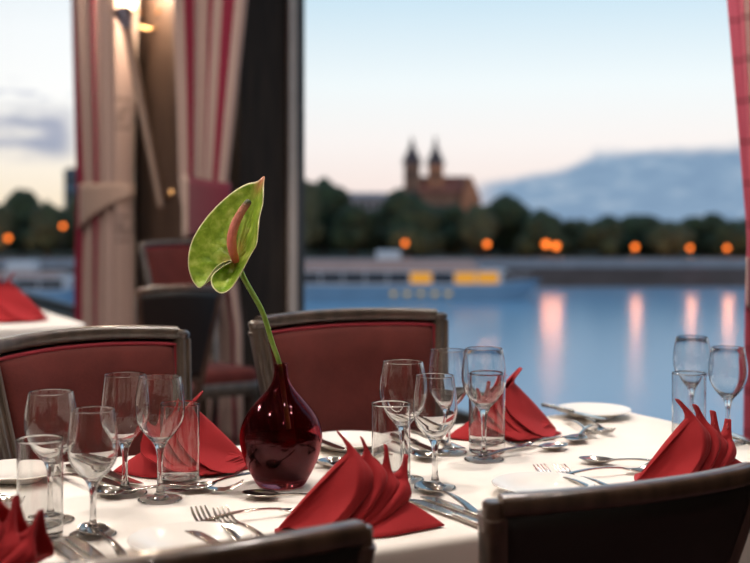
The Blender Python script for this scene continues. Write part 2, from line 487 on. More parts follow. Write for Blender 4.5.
def place_chair(label, left, right, facing, **kw):
    """left/right: the two top corners of the back (world); facing +1 = sitter faces away from the viewer, -1 = towards the viewer"""
    l, r_ = Vector(left), Vector(right)
    mid = (l + r_) / 2; d = (r_ - l); Zt = (l.z + r_.z) / 2; d.z = 0
    W = d.length + (.016 if facing < 0 else -.006)
    ang = math.atan2(d.y, d.x)
    c = make_chair(label, W, Zt, **kw)
    c.location = (mid.x, mid.y, 0); c.rotation_euler.z = ang + (0 if facing > 0 else PI)
    return c
def tp(px, py, dz):       # top of a chair, dz below eye height
    t = dz * F / (py - HY); return Vector(((px - CX) / F * t, t, CZ - dz))
R1 = tp(440, 311, .205); L1 = R1 - Vector((math.cos(.50), math.sin(.50), 0)) * .425
place_chair('red upholstered chair at the middle of the far side, right of the vase', L1, R1, -1, arch=.007, lean=.2)
R2 = tp(181, 329, .224); L2 = R2 - Vector((math.cos(.78), math.sin(.78), 0)) * .41
place_chair('red upholstered chair at the far side, cut off by the left picture edge', L2, R2, -1, arch=.010, lean=.2)
L3 = tp(485, 499, .33); R3 = tp(760, 464, .33)
place_chair('dark-backed chair in the right foreground, seen from behind', L3, R3, 1, dark=True, arch=.004, lean=.26, taper=.19)
R4 = tp(372, 522, .335); L4 = R4 - Vector((math.cos(.50), math.sin(.50), 0)) * .45
place_chair('dark-backed chair at the bottom centre-left edge, only its rail showing', L4, R4, 1, dark=True, arch=.008, lean=.26)
L5 = at(136, 289, 4.6); R5 = at(222, 287, 4.74)
place_chair('dark-backed chair behind the flower, in front of the striped curtains', L5, R5, 1, dark=True)
L6 = at(140, 243, 5.75); R6 = at(214, 243, 5.95); L6.z = R6.z = (L6.z + R6.z) / 2
place_chair('orange-red upholstered chair in the background between the two left curtains', L6, R6, -1)

# ------------------------------------------------------------------ glasses
LARGE = [(0, 0), (.0335, 0), (.0345, .0008), (.034, .002), (.028, .0036), (.014, .0064), (.0075, .011), (.0050, .020), (.0042, .035), (.0042, .055), (.0050, .070), (.0070, .080),
         (.0110, .0885), (.0185, .097), (.0275, .108), (.0345, .121), (.0380, .136), (.0385, .146), (.0372, .163), (.0345, .179), (.0324, .1902), (.0317, .1912), (.0309, .1902),
         (.0335, .179), (.0361, .163), (.0374, .146), (.0369, .136), (.0334, .1215), (.0263, .109), (.0172, .0990), (.0085, .0930), (0, .0915)]
SMALL = [(0, 0), (.0310, 0), (.0318, .0008), (.031, .002), (.026, .0034), (.012, .006), (.0068, .011), (.0046, .020), (.0040, .032), (.0040, .046), (.0050, .060), (.0075, .068),
         (.0135, .0775), (.0220, .086), (.0295, .097), (.0330, .109), (.0338, .118), (.0332, .132), (.0312, .150), (.0290, .1688), (.0283, .1697), (.0275, .1688),
         (.0302, .150), (.0321, .132), (.0327, .118), (.0319, .1095), (.0283, .0985), (.0208, .0880), (.0120, .0800), (.0060, .0765), (0, .0755)]
TUMB = [(0, 0), (.0275, 0), (.0292, .0012), (.0297, .004), (.0297, .06), (.0301, .1292), (.0295, .1303), (.0287, .1292), (.0286, .06), (.0284, .020), (.0265, .0165), (0, .0155)]
def refine(prof, n=5):
    """centripetal curve through an outline, split at the lip so that both skins stay true up to the edge"""
    zt_ = max(z for r, z in prof); k = max(i for i, (r, z) in enumerate(prof) if z == zt_)
    lo = max(i for i in range(k + 1) if prof[i][1] < zt_ - .002); hi = min(i for i in range(k, len(prof)) if prof[i][1] < zt_ - .002)
    def cr(pts):
        P_ = [Vector((r, z)) for r, z in pts]; out = []
        ext = [P_[0] * 2 - P_[1]] + P_ + [P_[-1] * 2 - P_[-2]]
        for i in range(len(P_) - 1):
            a, b_, c_, d_ = ext[i:i + 4]
            t0 = 0; t1 = max((b_ - a).length, 1e-7) ** .5; t2 = t1 + max((c_ - b_).length, 1e-7) ** .5; t3 = t2 + max((d_ - c_).length, 1e-7) ** .5
            m_ = n if (c_ - b_).length > .003 else 2
            for j in range(m_):
                t_ = t1 + (t2 - t1) * j / m_
                A1 = a * ((t1 - t_) / (t1 - t0)) + b_ * ((t_ - t0) / (t1 - t0)); A2 = b_ * ((t2 - t_) / (t2 - t1)) + c_ * ((t_ - t1) / (t2 - t1)); A3 = c_ * ((t3 - t_) / (t3 - t2)) + d_ * ((t_ - t2) / (t3 - t2))
                B1 = A1 * ((t2 - t_) / (t2 - t0)) + A2 * ((t_ - t0) / (t2 - t0)); B2 = A2 * ((t3 - t_) / (t3 - t1)) + A3 * ((t_ - t1) / (t3 - t1))
                q = B1 * ((t2 - t_) / (t2 - t1)) + B2 * ((t_ - t1) / (t2 - t1)); out.append((max(q.x, 0), q.y))
        out.append((P_[-1].x, P_[-1].y)); return out
    first = cr(prof[:lo + 1] + [prof[lo + 1]]); second = cr([prof[hi - 1]] + prof[hi:])
    # a fine support ring on each side of the lip
    a, b_ = Vector(first[-2]), Vector(first[-1]); first.insert(-1, tuple(a.lerp(b_, .9)))
    a, b_ = Vector(second[0]), Vector(second[1]); second.insert(1, tuple(a.lerp(b_, .1)))
    out = first + [prof[i] for i in range(lo + 2, hi - 1)] + second
    if out[0][0] < 1e-6: out[0] = (0, out[0][1])
    out[-1] = (0, prof[-1][1])
    return [p for i, p in enumerate(out) if 0 < i < len(out) - 1 and p[0] > 1e-5 or i in (0, len(out) - 1)]
def lathe_thing(name, prof, label, cat, loc, group, seg=64, scale=None):
    o = MB().lathe(refine(prof), seg).build(name, 'glass', angle=60, closed=True)
    o.location = loc
    if scale: o.scale = (scale,) * 3
    return tag(o, label, cat, group)
EPS = Vector((0, 0, .0004))
gl_spec = [
 ('wine_glass', 'L', (51, 521), .925, 'tall wine glass at far left, rising behind the leftmost tumbler'),
 ('wine_glass', 'S', (93, 535), .97, 'smaller round wine glass second from the left, nearest the lower-left spoon'),
 ('tumbler', 'T', (40, 537), .985, 'leftmost straight tumbler, standing before the tall left wine glass'),
 ('wine_glass', 'S', (125, 494), 1.06, 'smaller wine glass behind and left of the tall glass by the vase'),
 ('wine_glass', 'L', (160, 500), .95, 'tall wine glass in front of the far-left napkin, left of the vase'),
 ('tumbler', 'T', (180, 488), 1.0, 'straight tumbler between the far-left napkin and the vase'),
 ('wine_glass', 'L', (403, 480), .98, 'tall wine glass behind the tumbler right of the vase'),
 ('wine_glass', 'S', (435, 488), 1.02, 'smaller wine glass at centre, just right of the centre tumbler'),
 ('tumbler', 'T', (391, 488), 1.0, 'straight tumbler behind the peaks of the centre napkin'),
 ('wine_glass', 'S', (448, 453), 1.07, 'smaller wine glass rising before the middle chair post'),
 ('wine_glass', 'L', (484, 460), 1.0, 'tall wine glass in front of the far-right napkin and a tumbler'),
 ('tumbler', 'T', (487, 452), 1.08, 'straight tumbler directly behind a tall glass before the far-right napkin'),
 ('wine_glass', 'L', (692, 430), .95, 'tall wine glass behind the right-hand tumbler, against the river'),
 ('wine_glass', 'L', (728, 443), .92, 'rightmost wine glass, against the river behind the right napkin'),
 ('tumbler', 'T', (689, 446), 1.02, 'rightmost tumbler, standing right behind the right napkin'),
]
protos = {}
for nm, k, (x, y), sc, lab in gl_spec:
    loc = P(x, y) + EPS
    grp = 'tumblers' if k == 'T' else ('tall wine glasses' if k == 'L' else 'smaller wine glasses')
    if k not in protos:
        protos[k] = lathe_thing(nm, {'L': LARGE, 'S': SMALL, 'T': TUMB}[k], lab, 'glass', loc, grp, scale=sc)
    else:
        o = protos[k].copy(); C.objects.link(o); o.location = loc; o.scale = (sc,) * 3; o['label'] = lab
o = protos['L'].copy(); C.objects.link(o); o.location = UV(-.48, 5.0, TZ) + EPS; o.location = Vector((at(-14, 322, 5.0).x, 5.0, TZ + .0004))
o['label'] = 'wine glass on the far-left table beside its red napkin'

# ------------------------------------------------------------------ vase and flower
VP = P(281, 485.5) + EPS
vr = thing('vase', 'round-bellied dark red glass vase with narrow neck holding one flower', 'vase', VP)
OUT = [(0, 0), (.033, 0), (.0375, .003), (.043, .012), (.0535, .032), (.0600, .050), (.0636, .068), (.0640, .080), (.0605, .096), (.0525, .112), (.0415, .126), (.0300, .139), (.0205, .150), (.0140, .161), (.0112, .172), (.0102, .183), (.0108, .1895)]
INN = [(.0093, .1895), (.0086, .183), (.0094, .172), (.0120, .1615), (.0183, .151), (.0277, .140), (.0392, .1272), (.0500, .1132), (.0580, .0968), (.0614, .0798), (.0610, .068), (.0575, .0505), (.0510, .033), (.0405, .017), (.030, .0135), (0, .0130)]
def vase_mat():
    m, t, out = new_mat('ruby_glass')
    g = t.n('ShaderNodeBsdfGlass'); g.inputs['Color'].default_value = (0.68, 0.36, 0.39, 1); g.inputs['IOR'].default_value = 1.48
    t.l(g.outputs[0], out.inputs[0]); return m
M['ruby'] = vase_mat()
M['wine'] = prin('dark_vase_water', '#0e0807', 0.05, 0.0, 0.1, 10, spec=0.35)
MB().lathe(refine(OUT + INN), 72).build('body', 'ruby', vr, angle=180, closed=True)
inn2 = [(r - .0006, z) for r, z in INN if z <= .0701][::-1]
liq = [(0, .0136)] + [(max(r, .001), z + .0004) for r, z in inn2 if r > .001] + [(.0602, .0735), (0, .0735)]
MB().lathe(liq, 64).build('liquid', 'wine', vr, angle=40, closed=True)

k3 = 1.85 / F / 4.327        # metres per step of the flower outline
AX = Vector((240, 392))
def fp(x, y, d):              # outline step to local metres, x right, z up, d toward the back
    return Vector(((x - 240) * k3, d, (392 - y) * k3))
A0 = at(180 + 240 / 4.327, 170 + 392 / 4.327, 1.85)
fl = thing('anthurium_flower', 'single green anthurium flower with pink spadix standing in the red vase', 'flower', A0)
edge = [(232, 390, -.002), (196, 396, -.010), (160, 420, -.016), (128, 462, -.012), (100, 500, -.004), (76, 509, .004), (45, 470, .010), (28, 400, .014), (42, 312, .018), (90, 226, .020), (150, 156, .020), (220, 96, .016), (285, 59, .010), (335, 48, .004), (366, 28, -.006),
        (366, 70, -.016), (367, 140, -.028), (356, 200, -.038), (352, 255, -.046), (345, 318, -.050), (318, 366, -.048), (283, 432, -.046), (240, 500, -.046), (196, 525, -.048), (158, 497, -.046), (152, 455, -.036), (180, 424, -.022), (216, 402, -.010), (238, 393, -.003)]
ev = [fp(*e) for e in edge]
def spathe(u, v):
    e = catmull(ev, u); p = e * v
    bul = math.sin(PI * min(1, v)) * .010
    veins = .0022 * math.sin(u * 2 * PI * 24) * math.sin(PI * v)
    side = max(0, (e.x + .02)) * .15
    ripple = .0012 * noise.noise(Vector((e.x * 60, e.z * 60, v * 3)))
    p.y = e.y * (v ** 1.5) + bul + veins * .6 + ripple
    return p
def spathe_mat():
    m, t, out = new_mat('green_spathe')
    p = t.n('ShaderNodeBsdfPrincipled'); t.l(p.outputs[0], out.inputs[0])
    uv = t.n('ShaderNodeUVMap'); sp = t.n('ShaderNodeSeparateXYZ'); t.l(uv.outputs[0], sp.inputs[0])
    tc = t.n('ShaderNodeTexCoord')
    nz = t.noise(tc.outputs['Object'], 55, 4)
    base = t.ramp(nz, [(0.3, hexc('#668a1c')), (0.52, hexc('#93b238')), (0.70, hexc('#c2d06a'))])
    # pale rim, reddish flush round the spadix and at the tip
    base = t.mix(t.mapr(sp.outputs[1], 0.972, 0.992, 0, 1), base, hexc('#e6dfae'))
    fl_ = t.m('MULTIPLY', t.mapr(sp.outputs[1], 0.42, 0.05, 0, 1), t.mapr(t.noise(tc.outputs['Object'], 30, 2), .35, .6, .15, .75))
    base = t.mix(fl_, base, hexc('#a8582f'))
    tipd = t.m('ABSOLUTE', t.m('SUBTRACT', sp.outputs[0], 0.495))
    tip = t.m('MULTIPLY', t.mapr(tipd, 0.05, 0.01, 0, 1), t.mapr(sp.outputs[1], 0.75, 0.95, 0, 1))
    base = t.mix(t.m('MULTIPLY', tip, 0.9), base, hexc('#c9775c'))
    vein = t.m('SINE', t.m('MULTIPLY', sp.outputs[0], 150.8))
    t.l(base, p.inputs['Base Color']); p.inputs['Roughness'].default_value = 0.32
    p.inputs['Subsurface Weight'].default_value = 0.0
    h = t.m('ADD', t.m('MULTIPLY', vein, .25), t.m('MULTIPLY', t.noise(tc.outputs['Object'], 110, 3), 1.0))
    t.l(t.bump(h, 0.6, 0.004), p.inputs['Normal'])
    return m
M['spathe'] = spathe_mat()
M['stem'] = prin('green_stem', '#7da03a', 0.4, 0.0, 0.12, 30)
M['rim'] = prin('pale_leaf_rim', '#dfe0b0', 0.4, 0.0, 0.05, 30)
b = MB(); b.grid(spathe, 140, 22); solid(b.build('spathe', 'spathe', fl, angle=180), .0012)
def spadix_mat():
    m, t, out = new_mat('pink_spadix')
    p = t.n('ShaderNodeBsdfPrincipled'); t.l(p.outputs[0], out.inputs[0])
    tc = t.n('ShaderNodeTexCoord'); sp = t.n('ShaderNodeSeparateXYZ'); t.l(tc.outputs['Object'], sp.inputs[0])
    col = t.ramp(t.mapr(sp.outputs[2], .0, .10, 0, 1), [(0.0, hexc('#d0604e')), (0.55, hexc('#df8574')), (0.82, hexc('#b87656')), (0.90, hexc('#3f4a22'))])
    t.l(col, p.inputs['Base Color']); p.inputs['Roughness'].default_value = .55
    vo = t.n('ShaderNodeTexVoronoi'); vo.inputs['Scale'].default_value = 420; t.l(tc.outputs['Object'], vo.inputs['Vector'])
    t.l(t.bump(vo.outputs['Distance'], .6, .002), p.inputs['Normal'])
    return m
M['spadix'] = spadix_mat()
sp_c = [fp(243, 392, -.004), fp(234, 345, -.020), fp(234, 290, -.030), fp(250, 235, -.036), fp(275, 185, -.038), fp(300, 148, -.036), fp(312, 132, -.034)]
pts = [catmull(sp_c, i / 24) for i in range(25)]
MB().tube(pts, .0070, 14, scales=[(.8 + .35 * min(1, i / 6)) * (1 - .42 * (i / 24) ** 1.5) * (1 if i < 23 else (.8 if i == 23 else .35)) for i in range(25)], up=Vector((0, 1, 0))).build('spadix', 'spadix', fl)
st = [Vector((0.002, .004, 0.0)), Vector((.012, .010, -.028)), at(262, 311, 1.853) - A0, at(272, 342, 1.855) - A0, Vector((VP.x - .002, VP.y, VP.z + .186)) - A0, Vector((VP.x + .006, VP.y, VP.z + .13)) - A0, Vector((VP.x + .012, VP.y + .004, VP.z + .086)) - A0]
pts = [catmull(st, i / 36) for i in range(37)]
MB().tube(pts, .0046, 12, up=Vector((0, 1, 0)), scales=[1 - .18 * min(1, i / 20) for i in range(37)]).build('stem', 'stem', fl)

# ------------------------------------------------------------------ folded napkins
HEMS = [   # per layer: tip, crease nearest the viewer, outer hem that turns back behind it   (x, z, y)
 [(.085, .136, .004), [(.101, .116, -.010), (.1045, .088, -.030), (.097, .057, -.042), (.066, .022, -.049), (.03, .010, -.040)], [(.109, .112, .000), (.126, .082, -.014), (.116, .052, -.026), (.074, .016, -.040), (.035, .006, -.036)]],
 [(.114, .125, .008), [(.123, .106, -.002), (.133, .082, -.018), (.130, .058, -.031), (.099, .023, -.042), (.06, .010, -.040)], [(.130, .106, .004), (.1465, .079, -.006), (.136, .054, -.018), (.104, .018, -.032), (.065, .007, -.034)]],
 [(.1475, .113, .012), [(.1475, .086, .002), (.1435, .063, -.014), (.128, .039, -.027), (.104, .019, -.038), (.08, .010, -.040)], [(.157, .084, .008), (.165, .062, -.002), (.152, .044, -.014), (.122, .018, -.028), (.09, .007, -.034)]],
 [(.177, .097, .016), [(.1705, .074, .006), (.168, .060, -.008), (.154, .044, -.022), (.128, .022, -.035), (.10, .010, -.038)], [(.1785, .076, .010), (.181, .045, .002), (.163, .032, -.012), (.133, .016, -.028), (.11, .007, -.032)]]]
def make_napkin(label, loc, rotz):
    r = thing('folded_napkin', label, 'napkin', loc, rotz, 'folded red napkins')
    ox = -.11
    q = lambda e: Vector((e[0] + ox, e[2], e[1] * .94))
    for i, (tip, crease, hem) in enumerate(HEMS):
        T = q((tip[0] - (.004 if i == 0 else 0), tip[1] + .003, tip[2]))
        cr = [T] + [q((e[0], e[1] - (.003 if j == 0 else 0), e[2])) for j, e in enumerate(crease)]
        hm = [T] + [q((e[0] - (.002 if j == 0 else 0), e[1] - (.004 if j == 0 else 0), e[2])) for j, e in enumerate(hem)]
        c0 = (cr[1] * .6 + hm[1] * .4)
        bk = [Vector((p.x, 2 * T.y - p.y + .010, p.z)) for p in hm]
        Lp = Vector((ox + .006 * i + .002, .005 * i - .010, .0085 + .0045 * i))
        def spiky(Lp, e, w, f, c0):          # below the thin tip the sheets of a layer run together along one ridge
            k = min(1, w / .34); k = k * k * (3 - 2 * k)
            Q = (Lp.lerp(c0, .975)).lerp(Lp.lerp(e, .84), k)
            return Lp.lerp(Q, f / .84) if f < .84 else Q.lerp(e, (f - .84) / .16)
        def fn(u, v, cr=cr, hm=hm, bk=bk, Lp=Lp, T=T, c0=c0):
            w = 2 * v - 1
            if w >= 0:
                w = w ** 1.25
                c_ = catmull(cr, w); h_ = catmull(hm, w)
                if u <= .78:
                    f = u / .78; p = spiky(Lp, c_, w, f, c0)
                    p.y += .014 * math.sin(PI * f) * min(1, w * 2.5) - .004 * math.sin(PI * f) * (1 - w)   # hollow face
                    p.z += .005 * math.sin(PI * f) * (1 - w)
                else:
                    f = (u - .78) / .22; p = c_.lerp(h_, f)
                    k = math.sin(PI * f) * .0022
                    p.x += k; p.y -= k
                    if .30 < f < .48: p.y += .0007; p.x -= .0007       # stitched hem
            else:
                w = -w
                e = catmull(bk, w ** 1.25); p = spiky(Lp, e, w ** 1.25, min(1, u / .9), c0)
                if u >= .9: p = e + (e - Lp).normalized() * .0001 * (u - .9)
                p.y += .006 * math.sin(PI * u) * min(1, w * 2); p.z += .005 * math.sin(PI * u) * (1 - w)
            p.z = max(p.z, .002)
            return p
        b = MB(); b.grid(fn, 50, 48)
        bmesh.ops.remove_doubles(b.bm, verts=b.bm.verts, dist=.00005)
        solid(b.build('fold', 'napkin', r, angle=70), .0020, 0)
    # spread base with the flap running out to the right
    outl = [Vector((x + ox, y, .0022)) for x, y in ((-.002, .006), (.0, -.012), (.03, -.034), (.065, -.048), (.10, -.053), (.140, -.050), (.18, -.032), (.219, -.012), (.222, -.006), (.20, .02), (.165, .05), (.10, .056), (.05, .04))]
    outl.append(outl[0])
    apex = Vector((.170 + ox, -.002, .040))
    def bf(u, v):
        e = catmull(outl, u); p = e.lerp(apex, v)
        if v <= 0: p.z = .0022
        spine = max(0, 1 - abs(p.y) / .03)
        p.z = .0028 + (.036) * (v ** .9) * max(0.12, min(1, (p.x - ox) / .17))
        return p
    b = MB(); b.grid(bf, 60, 10); solid(b.build('base_fold', 'napkin', r, angle=180), .0024, 0)
    return r
nap_mid = make_napkin('red folded napkin at the centre front, right of the vase', P(359, 527) + Vector((0, -.012, 0)), math.radians(9))
dup(nap_mid, Vector((-.440, 1.325, TZ)), math.radians(-16), 'red folded napkin cut off by the lower left corner')
dup(nap_mid, P(693, 478) + Vector((-.005, -.035, 0)), math.radians(14), 'red folded napkin at right, in front of the rightmost glasses', 1.0)
dup(nap_mid, P(186, 470) + Vector((0, -.01, 0)), math.radians(180 + 12), 'red folded napkin at the far side left of the vase, behind glasses')
dup(nap_mid, P(505, 436) + Vector((0, -.01, 0)), math.radians(180 + 16), 'red folded napkin at the far side against the river, behind a tall glass', 1.0)
dup(nap_mid, Vector((at(4, 320, 4.72).x, 4.72, TZ)), math.radians(190), 'red folded napkin on the far-left table', 1.5)

# ------------------------------------------------------------------ plates
PL = [(0, .0), (.042, .0), (.046, .002), (.050, .0055), (.072, .0135), (.0765, .0152), (.0772, .0162), (.0762, .0172), (.072, .0160), (.050, .0085), (.044, .0048), (0, .0045)]
plates = [((190, 551), 'pale bread plate at the bottom left centre, under the fork pair', 1),
          ((543, 494), 'pale bread plate behind the dark chair rail at right', 1),
          ((349, 448), 'white bread plate at the far edge right of the vase', 1),
          ((593, 417), 'white bread plate at the far right table edge, knife across it', 1.02),
          ((16, 479), 'white bread plate at the far edge, cut off by the left picture edge', 1)]
pp = None
for (x, y), lab, sc in plates:
    if pp is None:
        pp = MB().lathe(PL, 64).build('bread_plate', 'china', angle=50); pp.location = P(x, y) + EPS
        tag(pp, lab, 'plate', 'bread plates')
    else:
        o = pp.copy(); C.objects.link(o); o.location = P(x, y) + EPS; o.scale = (sc,) * 3; o['label'] = lab
o = pp.copy(); C.objects.link(o); o.location = UV(1.06, 5.02, TZ) + EPS; o['label'] = 'white plate on the table by the left window'

# ------------------------------------------------------------------ cutlery (local: origin at the head's tip on the cloth, handle runs along -y)
def handle_pts(y0, y1, z0, zmid, z1, n=16):
    return [Vector((0, y0 + (y1 - y0) * i / n, (1 - i / n) ** 2 * z0 + 2 * (i / n) * (1 - i / n) * zmid + (i / n) ** 2 * z1)) for i in range(n + 1)]
def hs(n=16, w0=.5, w1=1.0):
    return [((w0 + (w1 - w0) * max(0, (i / n - .25) / .75) ** .8) * (1 if i < n else .7), 1.0 - .15 * i / n) for i in range(n + 1)]
def make_fork(label, sc=1.0):
    r = thing('fork', label, 'fork', group='forks')
    b = MB()
    b.sweep(handle_pts(-.062, -.195, .010, .020, .003), rrect(.014, .0032, .0014, 2), scales=hs(w0=.36)); b.build('handle', 'steel', r)
    b = MB()
    def pal(u, v):
        y = -.040 - .024 * v; w = .0118 - .0088 * max(0, v - .25) / .75
        z = .005 + .0052 * v
        return Vector(((2 * u - 1) * w, y, z - .002 * (1 - (2 * u - 1) ** 2)))
    b.grid(pal, 10, 10)
    for i in range(4):
        x = -.0103 + .0206 * i / 3
        b.sweep([Vector((x, -.041, .0050)), Vector((x, -.030, .0046)), Vector((x, -.020, .0070)), Vector((x, -.010, .0115)), Vector((x * .96, 0, .0175))], rrect(.0030, .0018, .0006, 1), scales=[1, 1, .95, .8, .45])
    solid(b.build('head', 'steel', r), .0016)
    return r
def make_spoon(label):
    r = thing('spoon', label, 'spoon', group='spoons')
    b = MB(); b.sweep(handle_pts(-.060, -.200, .0085, .020, .003), rrect(.0145, .0034, .0015, 2), scales=hs(w0=.36)); b.build('handle', 'steel', r)
    def bowl(u, v):
        y = -.066 * v; s_ = 2 * u - 1
        w = .0205 * math.sin(PI * min(.985, max(.02, v)) ** .85) ** .62 if v < .94 else .0055
        w = max(w, .0022)
        dep = .0085 * (math.sin(PI * min(v, 1)) ** .8)
        return Vector((s_ * w, y, .0100 - dep * (1 - s_ * s_) - .0006))
    b = MB(); b.grid(bowl, 16, 28); solid(b.build('bowl', 'steel', r, angle=180), .0013, 0)
    return r
def make_knife(label):
    r = thing('table_knife', label, 'knife', group='table knives')
    b = MB(); b.sweep(handle_pts(-.112, -.215, .0042, .0052, .0042), rrect(.0165, .0068, .003, 3), scales=[((.72 + .28 * (i / 16)) * (1 if i < 16 else .75), 1) for i in range(17)]); b.build('handle', 'steel_b', r)
    b = MB()
    n = 20
    def blade(u, v):
        y = -.114 * v; s_ = u
        w = .0185 * (1 - (1 - min(1, v / .22)) ** 2) ** .5 if v < .22 else .0185 - .004 * max(0, v - .5)
        x = -.007 + s_ * w if v > .0 else -.007
        return Vector((x, y, .0035))
    b.grid(blade, 6, n); solid(b.build('blade', 'steel', r), .0016, 0)
    return r
cut = {}
def put(kind, head, tail, label, z=0.0, sc=1.0, roll=0.0):
    hz = {'fork': .0165, 'spoon': .0085, 'knife': .0035}[kind] + z
    h = P(*head, hz); t_ = P(*tail, {'fork': .0135, 'spoon': .0105, 'knife': .004}[kind] + z); d = h - t_; d.z = 0; h.z = TZ
    ang = math.atan2(d.y, d.x) - PI / 2
    if kind not in cut:
        r = {'fork': make_fork, 'spoon': make_spoon, 'knife': make_knife}[kind](label)
        cut[kind] = r
    else: r = dup(cut[kind], (0, 0, 0), 0, label)
    r.location = h + Vector((0, 0, .0012 + z)); r.rotation_euler = (0, roll, ang); r.scale = (sc,) * 3
    return r
put('fork', (198, 508), (243, 541), 'left fork of the pair at the bottom, left of the centre napkin')
put('fork', (220, 509), (270, 541), 'right fork of the pair at the bottom, left of the centre napkin')
put('knife', (189, 531), (250, 562), 'butter knife lying across the bottom bread plate', z=.017, sc=.85)
put('spoon', (421, 483), (483, 514), 'soup spoon right of the centre napkin, beside the knives')
put('knife', (410, 500), (482, 526), 'table knife nearest the dark chair, right of the centre napkin')
put('knife', (424, 497), (486, 519), 'table knife beneath the soup spoon, right of the centre napkin', sc=.95)
put('spoon', (243, 492), (301, 496), 'dessert spoon in front of the vase', sc=.92)
put('fork', (318, 500), (254, 510), 'dessert fork in front of the vase, its tines behind the napkin', sc=.92)
put('fork', (539, 466), (590, 487), 'left fork of the pair between right chair rail and dessert spoon')
put('fork', (559, 466), (615, 489), 'right fork of the pair between right chair rail and dessert spoon')
put('spoon', (579, 458), (640, 461), 'dessert spoon left of the right napkin', sc=.92)
put('fork', (655, 462), (590, 469), 'dessert fork crossing behind the spoon left of the right napkin', sc=.92)
put('knife', (722, 432), (790, 455), 'table knife right of the right napkin')
put('spoon', (566, 444), (511, 450), 'dessert spoon in front of the far-right napkin, bowl to the right', sc=.95)
put('fork', (506, 442), (585, 434), 'dessert fork in front of the far-right napkin, behind the spoon', sc=.95)
put('spoon', (572, 441), (600, 420), 'large spoon between the far-right napkin and the far plate', sc=1.0)
put('fork', (594, 431), (560, 413), 'fork at the near rim of the far-right plate', sc=.95)
put('fork', (610, 429), (575, 411), 'fork second along the near rim of the far-right plate', sc=.95)
put('knife', (606, 420), (547, 406), 'butter knife across the far-right plate', z=.017, sc=.95)
put('knife', (462, 449), (414, 430), 'table knife behind the middle glasses, nearest the far-right napkin')
put('knife', (446, 455), (397, 436), 'table knife behind the middle glasses, second from the far-right napkin')
put('spoon', (432, 458), (386, 440), 'soup spoon behind the middle glasses')
put('knife', (345, 450), (320, 440), 'butter knife on the plate right of the vase', z=.017, sc=.85)
put('fork', (322, 462), (372, 452), 'dessert fork between vase and centre tumbler', sc=.92)
put('spoon', (341, 458), (290, 468), 'dessert spoon peeping out right of the vase', sc=.92)
put('knife', (131, 490), (66, 466), 'table knife behind the left glasses, front of two')
put('knife', (140, 485), (84, 463), 'table knife behind the left glasses, rear of two')
put('spoon', (118, 495), (72, 475), 'soup spoon behind the left glasses')
put('spoon', (183, 489), (238, 477), 'dessert spoon between left tumbler and vase', sc=.92)
put('fork', (243, 482), (190, 485), 'dessert fork between left tumbler and vase', sc=.92)
put('fork', (14, 498), (-30, 478), 'fork at the left picture edge, before the left plate')
put('spoon', (88, 524), (128, 560), 'large soup spoon in the lower left, beside the cut-off napkin')
put('knife', (47, 541), (88, 568), 'table knife in the lower left, nearest the cut-off napkin')
put('knife', (66, 537), (107, 564), 'table knife in the lower left, next to the soup spoon')

# ------------------------------------------------------------------ curtains
CR, BU, LN = '#b39a92', '#7c2038', '#7d6a66'
STR_A = [(0, BU), (.08, CR), (.20, '#b39c90'), (.225, CR), (.30, LN), (.315, CR), (.36, BU), (.46, CR), (.53, LN), (.545, CR), (.94, '#a8948a')]
STR_B = [(0, '#a28b84'), (.14, BU), (.27, '#a28b84'), (.36, LN), (.39, '#a28b84'), (.43, BU), (.56, '#a28b84'), (.68, BU), (.80, '#a28b84'), (.97, LN)]
STR_C = [(0, '#b8566a'), (.2, '#c86878'), (.27, '#cdb4aa'), (.33, '#b8566a'), (.5, '#c86878'), (.6, '#cdb4aa'), (.66, '#b8566a')]
M['curA'] = curtain_mat('cream_curtain_wide_crest_panel', STR_A, [(.87, .442, .105), (.87, .262, .09), (.87, .60, .09)])
M['curB'] = curtain_mat('cream_and_burgundy_striped_curtain', STR_B)
M['curC'] = curtain_mat('red_checked_curtain', STR_C, checks=True)
M['tieA'] = curtain_mat('cream_tieback', [(0, '#b79d90'), (.93, BU)])
M['tieB'] = curtain_mat('burgundy_tieback', [(0, '#6a2838'), (.74, '#b79d90')])
def curtain(label, E1, E2, lf, rf, mat, pleats, depth, ztop, zbot=.02, tie=None):
    """E1->E2 the plan line of the bunch; lf/rf(z): extent along that line"""
    E1 = Vector((E1[0], E1[1], 0)); E2 = Vector((E2[0], E2[1], 0))
    org = E1; d = E2 - E1; n = Vector((d.y, -d.x, 0)).normalized()     # n points to the viewer
    r = thing('curtain', label, 'curtain', (org.x, org.y, 0), group='window curtains')
    def fn(u, v):
        z = zbot + (ztop - zbot) * v
        a, c = lf(z), rf(z)
        s_ = a + (c - a) * u
        k = depth * (.55 + .45 * (c - a))
        off = k * math.sin(u * pleats * 2 * PI + .25 * math.sin(z * 1.3)) + .25 * k * math.sin(u * pleats * 4.7 * PI + .4 * z)
        return d * s_ + n * off + Vector((0, 0, z))
    b = MB(); b.grid(fn, 160, 70); solid(b.build('drape', mat, r, angle=180), .003)
    if tie:
        zt, tm, slant, hh, tw = tie
        def tb(u, v):
            a = 2 * PI * u
            z0 = zt + slant * math.cos(a); a_, c_ = lf(zt), rf(zt); mid = (a_ + c_) / 2; hw = (c_ - a_) / 2 * 1.06
            return d * (mid + hw * math.cos(a)) + n * (depth * 1.35) * math.sin(a) + Vector((0, 0, z0 + (v - .5) * hh * (1 - tw * math.cos(a))))
        b = MB(); b.grid(tb, 60, 8, closed_u=True, uvfn=lambda u, v: ((1 - math.cos(2 * PI * u)) / 2, v)); solid(b.build('tieback', tm, r, angle=180), .006)
    return r
